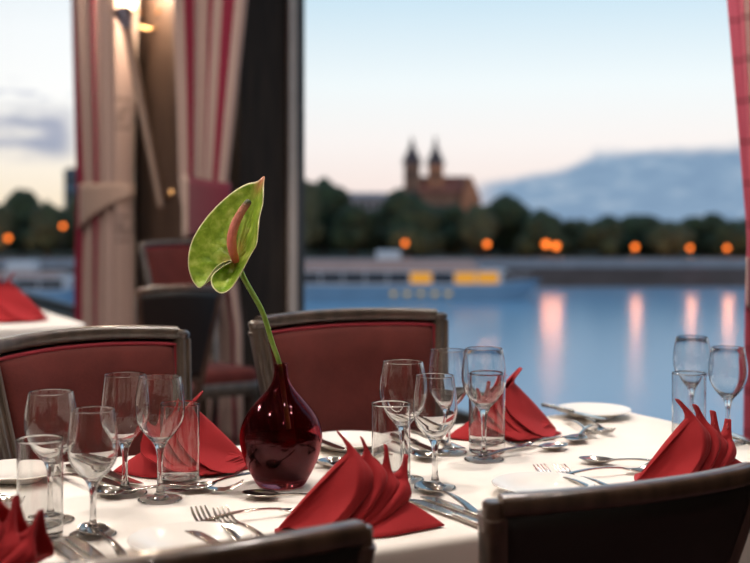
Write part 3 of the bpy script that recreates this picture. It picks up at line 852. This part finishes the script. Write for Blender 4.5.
def pw(tab):       # piecewise linear
    def f(z):
        if z <= tab[0][0]: return tab[0][1]
        for (a, p), (b_, q) in zip(tab, tab[1:]):
            if z <= b_:
                t = (z - a) / (b_ - a); return p + (q - p) * t
        return tab[-1][1]
    return f
def plan(px, Y): return ((px - CX) / F * Y, Y)
# left curtain: columns 70..137
zt = CZ + .12
curtain('striped cream curtain nearest the left picture edge, tied back with a cream band', plan(71, 8.0), plan(137, 7.5),
        pw([(0, .17), (zt - .55, .16), (zt, .20), (zt + .5, .16), (2.7, .07), (3.3, .04)]), pw([(0, .94), (zt - .4, .93), (zt, .91), (2.7, .95)]), 'curA', 5, .065, 4.05, tie=(zt - .02, 'tieA', .055, .20, .6))
zt = CZ + .10
curtain('striped curtain behind the flower, gathered by a burgundy band', plan(172, 6.5), plan(258, 5.85),
        pw([(0, .50), (.6, .44), (zt - .3, .28), (zt, .14), (zt + .5, .10), (2.4, .04), (3.3, .0)]), pw([(0, .86), (.6, .84), (zt, .66), (2.4, .94), (3.3, 1.05)]), 'curB', 3.5, .034, 4.05, tie=(zt - .06, 'tieB', .0, .30, .2))
E1 = plan(727, 3.02); E2 = plan(800, 2.75)
curtain('red checked curtain at the right picture edge', E1, E2,
        pw([(0, .34), (.55, .34), (.95, .37), (1.10, .40), (1.34, .29), (1.75, .09), (3.3, -.3)]), pw([(0, .9), (.95, .8), (1.1, .76), (1.5, .9), (2, 1.1)]), 'curC', 5, .028, 4.05, tie=(1.0, 'tieB', .0, .12, 0))

# ------------------------------------------------------------------ wall lamp and draw rod between the left curtains
Ys = 7.35
def warm(name, col, st_):
    m, t, out = new_mat(name)
    e = t.n('ShaderNodeEmission'); e.inputs[0].default_value = hexc(col); e.inputs[1].default_value = st_
    t.l(e.outputs[0], out.inputs[0]); return m
M['lampglass'] = warm('lit_lamp_shade', '#ffe2bd', 14.0)
M['streetglow'] = warm('street_lamp_glow', '#ff7a2c', 3.6)
lp = at(146, 2, 7.6)
wl = thing('wall_lamp', 'lit brass wall lamp high between the two left curtains', 'lamp', (lp.x, lp.y, lp.z - .10))
for dx in (-.10, .13):
    MB().lathe([(.028, .02), (.05, .07), (.062, .15), (.058, .23), (.052, .23), (.055, .15), (.044, .07), (0, .026)], 24, (dx, 0, .03)).build('lamp_shade', 'lampglass', wl)
    MB().lathe([(0, -.005), (.055, -.005), (.072, .006), (.072, .022), (.03, .03), (0, .03)], 24, (dx, 0, .02)).build('shade_holder', 'brass', wl)
MB().tube([(-.10, 0, .02), (-.06, .02, -.05), (.015, .04, -.07), (.09, .02, -.05), (.13, 0, .02)], .012, 10).build('arm', 'brass', wl)
MB().lathe([(0, -.20), (.018, -.19), (.045, -.12), (.03, -.05), (.012, .05), (0, .06)], 20, (.10, .06, -.01)).build('backplate', 'rodtip', wl)
a = at(123, 10, 7.25); c = at(161, 207, 7.0)
rd = thing('draw_rod', 'pale diagonal rod slanting down between the two left curtains', 'rod', tuple(c))
av = a - c
MB().tube([av * i / 10 for i in range(10)], .024, 12, up=Vector((0, 1, 0)), scales=[.8 + .05 * i for i in range(10)]).build('shaft', 'rod', rd)
MB().tube([av * .895, av * .93, av * .97, av * 1.0], .034, 14, up=Vector((0, 1, 0)), scales=[1, 1.1, 1.5, 1.7]).build('ferrule', 'rodtip', rd)
hk = at(168, 196, 7.35)
h_ = thing('tieback_hook', 'small brass hook beside the lower end of the diagonal rod', 'hook', tuple(hk))
MB().tube([(0, .06, 0), (0, 0, 0), (.02, -.02, .012), (.03, -.01, .04)], .012, 8).build('hook', 'brass', h_)
MB().lathe([(0, 0), (.035, 0), (.03, .012), (0, .016)], 16, (0, .06, -.008)).build('rosette', 'brass', h_)

# ------------------------------------------------------------------ outside: river, bank, trees, church, boats, lamps
def ordw(i): return ['first', 'second', 'third', 'fourth', 'fifth', 'sixth', 'seventh', 'eighth', 'ninth', 'tenth', 'eleventh', 'twelfth', 'thirteenth', 'fourteenth', 'fifteenth', 'sixteenth', 'seventeenth', 'eighteenth', 'nineteenth', 'twentieth'][i]
def water_mat():
    m, t, out = new_mat('river_water')
    p = t.n('ShaderNodeBsdfPrincipled'); t.l(p.outputs[0], out.inputs[0])
    p.inputs['Base Color'].default_value = hexc('#86adc8'); p.inputs['Roughness'].default_value = .23; p.inputs['IOR'].default_value = 1.33
    p.inputs['Specular IOR Level'].default_value = .9
    tc = t.n('ShaderNodeTexCoord'); mp = t.n('ShaderNodeMapping'); mp.inputs['Scale'].default_value = (1.0, .55, 1); t.l(tc.outputs['Object'], mp.inputs[0])
    t.l(t.bump(t.noise(mp.outputs[0], .9, 3), .25, .30), p.inputs['Normal'])
    return m
M['water'] = water_mat()
b = MB(); b.grid(lambda u, v: Vector((-260 + 520 * u, 6 + 144.5 * v, WATER)), 20, 12)
tag(b.build('river', 'water', smooth=False), None, None, kind='structure')
M['stone'] = prin('embankment_stone', '#564d4c', .9, 0, .2, .4, col2='#453d3b')
M['coping'] = prin('embankment_coping', '#7f8690', .9, 0, .1, .4)
M['bank'] = prin('bank_ground', '#43422f', .95, 0, .2, .2)
ZB = CZ - (259 - HY) / F * 150
b = MB(); b.hexa([(-260, 150, WATER - 1), (260, 150, WATER - 1), (260, 151.2, WATER - 1), (-260, 151.2, WATER - 1), (-260, 150.6, ZB - 1.1), (260, 150.6, ZB - 1.1), (260, 151.2, ZB - 1.1), (-260, 151.2, ZB - 1.1)])
tag(b.build('embankment', 'stone', smooth=False), None, None, kind='structure')
b = MB(); b.hexa([(-260, 150.5, ZB - 1.1), (260, 150.5, ZB - 1.1), (260, 151.3, ZB - 1.1), (-260, 151.3, ZB - 1.1), (-260, 150.5, ZB), (260, 150.5, ZB), (260, 151.3, ZB), (-260, 151.3, ZB)])
tag(b.build('embankment_parapet', 'coping', smooth=False), None, None, kind='structure')
b = MB(); b.grid(lambda u, v: Vector((-260 + 520 * u, 151.25 + 190 * v, ZB - .1 + 1.2 * v)), 20, 10)
tag(b.build('riverbank', 'bank', smooth=False), None, None, kind='structure')
M['leafA'] = prin('dark_green_foliage', '#344226', .9, 0, .3, .8, .6, 3, col2='#1d2617')
M['leafB'] = prin('olive_foliage', '#4a4c2e', .9, 0, .3, .8, .6, 3, col2='#2e3220')
M['bark'] = prin('bark', '#3a2f28', .95, 0, .2, 3)
def tree(px, top, width, Y, seed, label, mat):
    rnd = random.Random(seed)
    base = Vector(((px - CX) / F * Y, Y, ZB))
    H = CZ - (top - HY) / F * Y - ZB; Wd = width / F * Y
    t = thing('tree', label, 'tree', base, 0, 'trees on the far bank')
    MB().tube([(0, 0, -.4), (.1, 0, H * .25), (-.05, 0, H * .6)], Wd * .045, 10, up=Vector((0, 1, 0)), scales=[1.3, 1, .5]).build('trunk', 'bark', t)
    b = MB()
    b.blob((0, 0, H * .56), Wd * .40, 3, .30, 1.2, seed, (1, .9, H * .44 / (Wd * .40)))
    for i in range(9):
        a = i * 2.4 + rnd.random(); q = .28 + .12 * rnd.random(); zz = .22 + .6 * rnd.random()
        b.blob((math.cos(a) * Wd * q * (1.15 - .6 * zz), math.sin(a) * Wd * q * .8, H * zz), Wd * (.17 + .09 * rnd.random()), 3, .35, 1.4, seed + i, (1, 1, .95))
    b.build('crown', mat, t, angle=180)
TR = [(-12, 203, 50, 158), (22, 189, 46, 160), (48, 203, 40, 157), (82, 196, 46, 160), (120, 200, 60, 162), (235, 190, 70, 162),
      (296, 176, 52, 156), (324, 180, 52, 158), (352, 204, 46, 162), (384, 207, 40, 157), (410, 193, 62, 161), (446, 206, 46, 166), (478, 205, 40, 160), (505, 198, 64, 158), (542, 212, 44, 163), (572, 221, 42, 158), (602, 219, 46, 162), (640, 214, 56, 158), (672, 221, 44, 162), (702, 220, 48, 158), (735, 224, 46, 161), (775, 222, 50, 160)]
nl, nr = 0, 0
for i, (x, top, w, Y) in enumerate(TR):
    if x < 250:
        lab = 'dark tree on the far bank through the left window, %s from its left edge' % ordw(nl); nl += 1
    else:
        lab = 'dark tree on the far bank, %s to the right of the dark window post' % ordw(nr); nr += 1
    tree(x, top, w * 1.04, 157 + 9 * (i % 2) + (Y - 160) * .3, 11 + i, lab, 'leafA' if i % 3 else 'leafB')
# low hedge of undergrowth closing the gaps under the crowns
b = MB()
for i in range(110):
    x = -60 + 1.1 * i + random.random()
    b.blob((x, 178 + random.random() * 2, ZB + 1.9 + .5 * random.random()), 1.9 + .6 * random.random(), 2, .3, 1.5, i, (1, .8, 1.15))
tag(b.build('undergrowth', 'leafA', angle=180), 'dark continuous shrubbery beneath the trees on the far bank', 'shrubbery', kind='stuff')
# church
M['brick'] = prin('weathered_stone', '#8a6a5a', .9, 0, .15, .3, col2='#705448')
M['brick_lit'] = prin('sunlit_stone', '#a9745a', .9, 0, .15, .3)  # orange evening light on right tower and transept, put into the stone colour
M['tile'] = prin('red_roof_tiles', '#8d5548', .9, 0, .12, .3, col2='#784438')
M['slate'] = prin('dark_slate', '#4b4044', .8, 0, .12, .3)
M['dkwin'] = prin('dark_opening', '#26211f', .5, 0, .1, 1)
YC = 270.0; kp = YC / F
def cx_(px): return (px - CX) * kp
def cz_(py): return CZ - (py - HY) * kp
cb = Vector((cx_(440), YC, ZB + .5))
ch = thing('church', 'twin-towered brown church rising above the trees across the river', 'church', cb)
def cl_(px, py, dy=0): return Vector((cx_(px), YC + dy, cz_(py))) - cb
def cbox(px0, px1, py0, py1, d0, d1):
    z0, z1 = cz_(py1) - cb.z, cz_(py0) - cb.z; x0, x1 = cx_(px0) - cb.x, cx_(px1) - cb.x
    return [(x0, d0, z0), (x1, d0, z0), (x1, d1, z0), (x0, d1, z0), (x0, d0, z1), (x1, d0, z1), (x1, d1, z1), (x0, d1, z1)]
for (x0, x1, tb, tt, mt) in ((404, 420, 164, 136, 'brick'), (428, 443, 165, 135, 'brick_lit')):
    tw = MB().hexa(cbox(x0, x1, tb, 245, -2, 2.2)).build('tower', mt, ch, smooth=False)
    xm = (x0 + x1) / 2; r = (x1 - x0) / 2 * kp
    MB().lathe([(0, 0), (r * 1.30, 0), (r * 1.05, 1.3), (r * .55, 3.0), (r * .32, 4.2), (r * .12, (tb - tt) * kp * .93), (0, (tb - tt) * kp)], 8, tuple(cl_(xm, tb, 0))).build('spire', 'slate', tw, smooth=False)
    for wy in (172, 186):
        MB().hexa(cbox(xm - 2.4, xm + 2.4, wy, wy + 8, -2.12, -1.9)).build('belfry_opening', 'dkwin', tw, smooth=False)
MB().hexa(cbox(420, 470, 192, 245, -3, 6)).build('nave', 'brick', ch, smooth=False)
z0 = cz_(193) - cb.z; z1 = cz_(176) - cb.z; xa, xb = cx_(418) - cb.x, cx_(470) - cb.x
b = MB(); vs = [b.bm.verts.new(p) for p in ((xa, -3.6, z0), (xb, -3.6, z0), (xb, 6.6, z0), (xa, 6.6, z0), (xa, 1.5, z1), (xb - .6, 1.5, z1))]
for f in ((0, 1, 5, 4), (2, 3, 4, 5), (1, 2, 5), (3, 0, 4), (3, 2, 1, 0)): b.bm.faces.new([vs[i] for i in f])
b.build('roof', 'tile', ch, smooth=False)
b = MB(); xg0, xg1 = cx_(460) - cb.x, cx_(479) - cb.x; zg0, zg1, zb_ = cz_(198) - cb.z, cz_(177) - cb.z, cz_(245) - cb.z; xm = xg0 + (xg1 - xg0) * .45
pg = [(xg0, zb_), (xg1, zb_), (xg1, zg0), (xm + .4, zg1), (xm - .4, zg1), (xg0, zg0)]
fr = [b.bm.verts.new((x, -4.4, z)) for x, z in pg]; bk = [b.bm.verts.new((x, 3, z)) for x, z in pg]
b.bm.faces.new(fr); b.bm.faces.new(bk[::-1])
for i in range(6): b.bm.faces.new((fr[i], fr[(i + 1) % 6], bk[(i + 1) % 6], bk[i]))
b.build('transept', 'brick_lit', ch, smooth=False)
# pale buildings
M['pale'] = prin('pale_render', '#8f8b92', .9, 0, .08, .3)
M['bluegrey'] = prin('blue_grey_facade', '#4f6478', .8, 0, .08, .3)
def building(px0, px1, top, Y, mat, label, nwin):
    k = Y / F; x0, x1 = (px0 - CX) * k, (px1 - CX) * k; zt_ = CZ - (top - HY) * k
    t = thing('building', label, 'building', ((x0 + x1) / 2, Y, ZB), 0, 'buildings behind the far bank trees')
    w = (x1 - x0) / 2; h = zt_ - ZB
    MB().hexa([(-w, 0, -.3), (w, 0, -.3), (w, 8, -.3), (-w, 8, -.3), (-w, 0, h), (w, 0, h), (w, 8, h), (-w, 8, h)]).build('walls', mat, t, smooth=False)
    MB().hexa([(-w - .3, -.3, h), (w + .3, -.3, h), (w + .3, 8.3, h), (-w - .3, 8.3, h), (-w * .8, 1.5, h + .9), (w * .8, 1.5, h + .9), (w * .8, 6, h + .9), (-w * .8, 6, h + .9)]).build('roof', 'slate' if mat == 'bluegrey' else 'pale', t, smooth=False)
    for i in range(nwin):
        xx = -w + (i + .5) * 2 * w / nwin
        for fl_ in range(max(1, int(h / 3))):
            zz = h - 1.6 - 2.8 * fl_
            if zz > .5: MB().box((xx, -.02, zz), (.9, .12, 1.3)).build('window', 'dkwin', t, smooth=False)
building(332, 392, 197, 240, 'pale', 'long pale building above the trees left of the church', 8)
building(64, 84, 172, 230, 'bluegrey', 'blue-grey tower block beside the left striped curtain', 3)
# street lamps
M['post'] = prin('lamp_post_iron', '#2b2a2a', .6, .3, .1, 2)
SL = [(405, 243, .30), (487, 244, .34), (546, 244, .42), (556, 246, .42), (635, 247, .34), (690, 248, .30), (727, 248, .30), (8, 238, .34), (63, 226, .30), (-20, 240, .3)]
labs = ['orange street lamp below the church, between the trees', 'orange street lamp right of the church', 'bright orange street lamp in a close pair, the left one', 'bright orange street lamp in a close pair, the right one',
        'orange street lamp on the right bank, first right of the bright pair', 'orange street lamp on the right bank, second right of the bright pair', 'orange street lamp next to the right curtain',
        'orange street lamp through the left window near the picture edge', 'yellow street lamp through the left window beside the striped curtain', 'orange street lamp beyond the left picture edge']
for (x, y, r), lab in zip(SL, labs):
    p = at(x, y, 151.9)
    t = thing('street_lamp', lab, 'street lamp', (p.x, p.y, ZB - .1), 0, 'street lamps along the far bank')
    h = p.z - ZB + .1
    MB().lathe([(0, 0), (.14, 0), (.12, .2), (.06, .4), (.045, h - r - .05), (.10, h - r + .02), (0, h - r + .05)], 12).build('post', 'post', t)
    b = MB(); b.lathe([(0, -r)] + [(r * math.cos(math.radians(a)), r * math.sin(math.radians(a))) for a in range(-75, 90, 15)] + [(0, r)], 20, (0, 0, h)); b.build('globe', 'streetglow', t)
    ld = bpy.data.lights.new('water_streak_light', 'POINT'); ld.energy = 330; ld.color = (1, .40, .22); ld.shadow_soft_size = .25  # extra unseen light outside the globe, added for the streaks on the river
    lo = bpy.data.objects.new('water_streak_light', ld); C.objects.link(lo); lo.location = (p.x, p.y - r - .32, p.z - .1)
    MB().lathe([(r * .5, r * .86), (r * .55, r * .92), (0, r * 1.35)], 12, (0, 0, h)).build('cap', 'post', t)
# boats
M['hull'] = prin('blue_hull_paint', '#6f93b0', .45, 0, .06, .5)
M['white'] = prin('boat_white_paint', '#c3c5cb', .5, 0, .05, .5)
M['deckpink'] = prin('buff_upper_deck', '#a98d86', .6, 0, .08, .5)
M['bglass'] = prin('dark_boat_glass', '#262b35', .15, 0, .1, .5)
M['litwin'] = warm('lit_cabin_window', '#e8c468', .75)
M['awning'] = warm('lit_awning', '#f0a83a', .85)
def boat(label, px0, px1, Y, rows, lit, awn, hull='hull'):
    k = Y / F; x0, x1 = (px0 - CX) * k, (px1 - CX) * k; L = x1 - x0
    t = thing('river_boat', label, 'boat', (x0, Y, WATER), 0, 'moored river boats')
    zof = lambda py: CZ - (py - HY) * k - WATER
    zh, zd, zr = zof(rows[0]), zof(rows[1]), zof(rows[2])
    W2 = 2.6
    def hp(u, v):
        x = L * u; tap = 1 - max(0, (u - .82) / .18) ** 2.2; tap = max(tap, .02)
        fl_ = .86 + .14 * v; a = tap * W2 * fl_
        return x - 2.2 * (1 - v) * max(0, (u - .7) / .3) ** 2, a, -.3 + (zh + .3) * v + .5 * v * max(0, (u - .75) / .25) ** 2
    b = MB()
    def side(s_): return lambda u, v: Vector((hp(u, v)[0], s_ * hp(u, v)[1], hp(u, v)[2]))
    b.grid(side(-1), 40, 6); b.grid(side(1), 40, 6)
    b.grid(lambda u, v: Vector((hp(u, 1)[0], (2 * v - 1) * hp(u, 1)[1], hp(u, 1)[2] - .08)), 40, 4)
    b.grid(lambda u, v: Vector((0, (2 * u - 1) * hp(0, v)[1], hp(0, v)[2])), 4, 4)
    hu = b.build('hull', hull, t, angle=30)
    Lc = L * .88
    MB().hexa([(.4, -2.1, zh - .1), (Lc, -2.1, zh - .1), (Lc, 2.1, zh - .1), (.4, 2.1, zh - .1), (.4, -2.1, zd), (Lc, -2.1, zd), (Lc, 2.1, zd), (.4, 2.1, zd)]).build('cabin', 'white', t, smooth=False)
    n = max(4, int(Lc / 2.4))
    for i in range(n):
        x = .7 + (Lc - 1.1) * (i + .5) / n
        MB().box((x, -2.12, zh + (zd - zh) * .55), ((Lc - 1.1) / n * .93, .08, (zd - zh) * .8), .02).build('cabin_window', 'awning' if i in awn else 'bglass', t, smooth=False)
    for i in lit:
        xx = L * i; a = hp(i, .55)
        MB().box((xx, -a[1] - .02, a[2]), (.55, .14, .38), .02).build('porthole', 'litwin', hu, smooth=False)
    MB().hexa([(.2, -2.4, zd), (Lc + .5, -2.4, zd), (Lc + .5, 2.4, zd), (.2, 2.4, zd), (.2, -2.4, zd + .14), (Lc + .5, -2.4, zd + .14), (Lc + .5, 2.4, zd + .14), (.2, 2.4, zd + .14)]).build('deck', 'white', t, smooth=False)
    b = MB().hexa([(1, -2.0, zd + .14), (Lc * .93, -2.0, zd + .14), (Lc * .93, 2.0, zd + .14), (1, 2.0, zd + .14), (1.3, -1.9, zr), (Lc * .9, -1.9, zr), (Lc * .9, 1.9, zr), (1.3, 1.9, zr)])
    b.build('upper_deck', 'deckpink', t, smooth=False)
    MB().box((Lc * .62, 0, zr + .5), (2.6, 2.4, 1.0), .12).build('wheelhouse', 'white', t, smooth=False)
    b = MB()
    for i in range(int(L / 1.6)):
        x = Lc + .6 + i * .9
        if x < L * .97: b.tube([(x, -1.2 * (1 - max(0, x / L - .85) * 4), zh), (x, -1.2 * (1 - max(0, x / L - .85) * 4), zh + .9)], .04, 6, up=Vector((0, 1, 0)))
    b.tube([(Lc + .5, -1.2, zh + .9), (L * .9, -1.0, zh + 1.0), (L * .97, -.5, zh + 1.1)], .05, 6)
    b.build('railing', 'white', t)
    return t
boat('long blue and white river boat moored on the far side', 205, 541, 128, (284, 271, 260), [.56, .60, .64, .68, .72], [9, 11, 12])
boat('blue boat through the left window, partly hidden by the left table', -60, 92, 112, (289, 278, 272), [], [])

# ------------------------------------------------------------------ sky
w = bpy.data.worlds.new('dusk_sky'); S.world = w; w.use_nodes = True
wt = w.node_tree; wt.nodes.clear(); t = NT(wt)
out = t.n('ShaderNodeOutputWorld'); bg = t.n('ShaderNodeBackground'); t.l(bg.outputs[0], out.inputs[0])
tc = t.n('ShaderNodeTexCoord'); sp = t.n('ShaderNodeSeparateXYZ'); t.l(tc.outputs['Generated'], sp.inputs[0])
hyp = t.m('SQRT', t.m('ADD', t.m('MULTIPLY', sp.outputs[0], sp.outputs[0]), t.m('MULTIPLY', sp.outputs[1], sp.outputs[1])))
el = t.m('DIVIDE', sp.outputs[2], t.m('MAXIMUM', hyp, .001))
az = t.m('ARCTAN2', sp.outputs[0], sp.outputs[1])           # 0 straight ahead, + to the right
e01 = t.mapr(el, 0, .6, 0, 1)
base = t.ramp(e01, [(0.0, hexc('#f2dcd5')), (.05, hexc('#f5e6e0')), (.10, hexc('#f6efec')), (.18, hexc('#edf4f6')), (.30, hexc('#c9e1ef')), (.50, hexc('#a9cbe0')), (1.0, hexc('#7ba3c6'))])
# paler, warmer glow towards the left
warmth = t.mapr(az, -.10, -.24, 0, 1, True)
glow = t.ramp(e01, [(0.0, hexc('#fbe6c9')), (.07, hexc('#fff4e4')), (.16, hexc('#fffefc')), (.25, hexc('#f8fbfd')), (.36, hexc('#dfedf5')), (1.0, hexc('#8fb2d0'))])
base = t.mix(warmth, base, glow)
mp = t.n('ShaderNodeMapping'); mp.inputs['Scale'].default_value = (1, 1, 3.0); t.l(tc.outputs['Generated'], mp.inputs[0])
nz = t.noise(mp.outputs[0], 14, 5, .55); nz2 = t.noise(mp.outputs[0], 38, 4, .55)
# right-hand cloud bank
etop = t.m('ADD', t.ramp(t.mapr(az, .05, .35, 0, 1), [(0, (.012,) * 3 + (1,)), (.14, (.026,) * 3 + (1,)), (.36, (.040,) * 3 + (1,)), (.44, (.052,) * 3 + (1,)), (1, (.058,) * 3 + (1,))]), t.m('MULTIPLY', t.m('SUBTRACT', nz, .5), .022))
mask = t.m('MULTIPLY', t.mapr(t.m('SUBTRACT', etop, el), -.005, .006, 0, 1, True), t.mapr(az, .06, .11, 0, 1, True))
ccol = t.ramp(nz2, [(.3, hexc('#7693b1')), (.55, hexc('#819db9')), (.75, hexc('#a3b5c8'))])
base = t.mix(t.m('MULTIPLY', mask, .97), base, ccol)
# left-hand dusky streaks
lm = t.m('MULTIPLY', t.mapr(t.m('ABSOLUTE', t.m('SUBTRACT', el, .066)), .030, .008, 0, 1, True), t.mapr(az, -.235, -.26, 0, 1, True))
lm = t.m('MULTIPLY', lm, t.mapr(nz, .36, .56, .25, 1, True))
base = t.mix(lm, base, t.ramp(nz2, [(.3, hexc('#969fb6')), (.7, hexc('#b9bbc9'))]))
lm2 = t.m('MULTIPLY', t.mapr(t.m('ABSOLUTE', t.m('SUBTRACT', el, .098)), .014, .004, 0, 1, True), t.m('MULTIPLY', t.mapr(az, -.235, -.26, 0, 1, True), t.mapr(nz2, .50, .62, 0, .7, True)))
base = t.mix(lm2, base, hexc('#c2c6d4'))
t.l(base, bg.inputs[0]); bg.inputs[1].default_value = 1.11

# ------------------------------------------------------------------ lamps of the room, added sparkle lights
def lamp(name, u, v, z, power, size, col=(1, .90, .81), spread=180):
    d = bpy.data.lights.new(name, 'AREA'); d.shape = 'DISK'; d.size = size; d.energy = power * .86; d.color = col; d.spread = math.radians(spread)
    o = bpy.data.objects.new(name, d); C.objects.link(o); o.location = UV(u, v, z)
    return o
lamp('ceiling_lamp', 1.75, 2.15, 3.3, 40, .22)
lamp('ceiling_lamp', 0.55, 1.95, 3.3, 30, .22)
lamp('ceiling_lamp', -.8, 1.6, 3.3, 26, .22)
lamp('ceiling_lamp', 0.2, -0.6, 3.3, 7, .22)
lamp('ceiling_lamp', 0.9, 4.6, 3.3, 50, .22)
lamp('ceiling_lamp', -1.2, 4.6, 3.3, 60, .22)
lamp('ceiling_lamp', 1.2, 7.0, 3.3, 20, .22)
lamp('ceiling_lamp', 1.6, 0.6, 3.3, 10, .12)
for u_, v_ in ((1.0, -1.2), (-.5, 3.2), (2.0, 3.6), (-1.6, -.4), (.2, 4.0), (1.95, .9), (-1.5, 2.2), (.9, .9)):
    lamp('sparkle_light', u_, v_, 3.3, 4.5, .06)  # small unseen lights added only for glints in the glasses
lamp('ceiling_lamp', -2.2, 0.8, 3.3, 26, .12)
lamp('ceiling_lamp', -2.6, 3.0, 3.3, 30, .12)
# the wall lamp's own light
pl = bpy.data.lights.new('wall_lamp_light', 'POINT'); pl.energy = 60; pl.color = (1, .78, .55); pl.shadow_soft_size = .08
po = bpy.data.objects.new('wall_lamp_light', pl); C.objects.link(po); po.location = (lp.x, lp.y - .22, lp.z + .12)
sn = bpy.data.lights.new('low_evening_sun', 'SUN'); sn.energy = .5; sn.color = (1, .62, .38); sn.angle = math.radians(2)
so = bpy.data.objects.new('low_evening_sun', sn); C.objects.link(so)
so.rotation_euler = Vector((-.45, .88, -.15)).to_track_quat('-Z', 'Y').to_euler()

# ------------------------------------------------------------------ camera
cd = bpy.data.cameras.new('camera'); cam = bpy.data.objects.new('camera', cd); C.objects.link(cam)
cam.location = (0, 0, CZ); cam.rotation_euler = (PI / 2, 0, 0)
cd.sensor_width = 36; cd.lens = F / 750 * 36; cd.shift_y = -(281.5 - HY) / 750
cd.clip_end = 1000; cd.clip_start = .05
cd.dof.use_dof = True; cd.dof.focus_distance = 1.85; cd.dof.aperture_fstop = (cd.lens / 1000) / .0175; cd.dof.aperture_blades = 0
S.camera = cam
S.view_settings.view_transform = 'Standard'; S.view_settings.look = 'None'; S.view_settings.gamma = 1.0; S.view_settings.exposure = 0.0
S.view_settings.use_curve_mapping = False
cy = S.cycles
cy.max_bounces = 24; cy.transmission_bounces = 24; cy.transparent_max_bounces = 24; cy.glossy_bounces = 8; cy.diffuse_bounces = 4
cy.sample_clamp_indirect = 6.0
cy.use_denoising = True
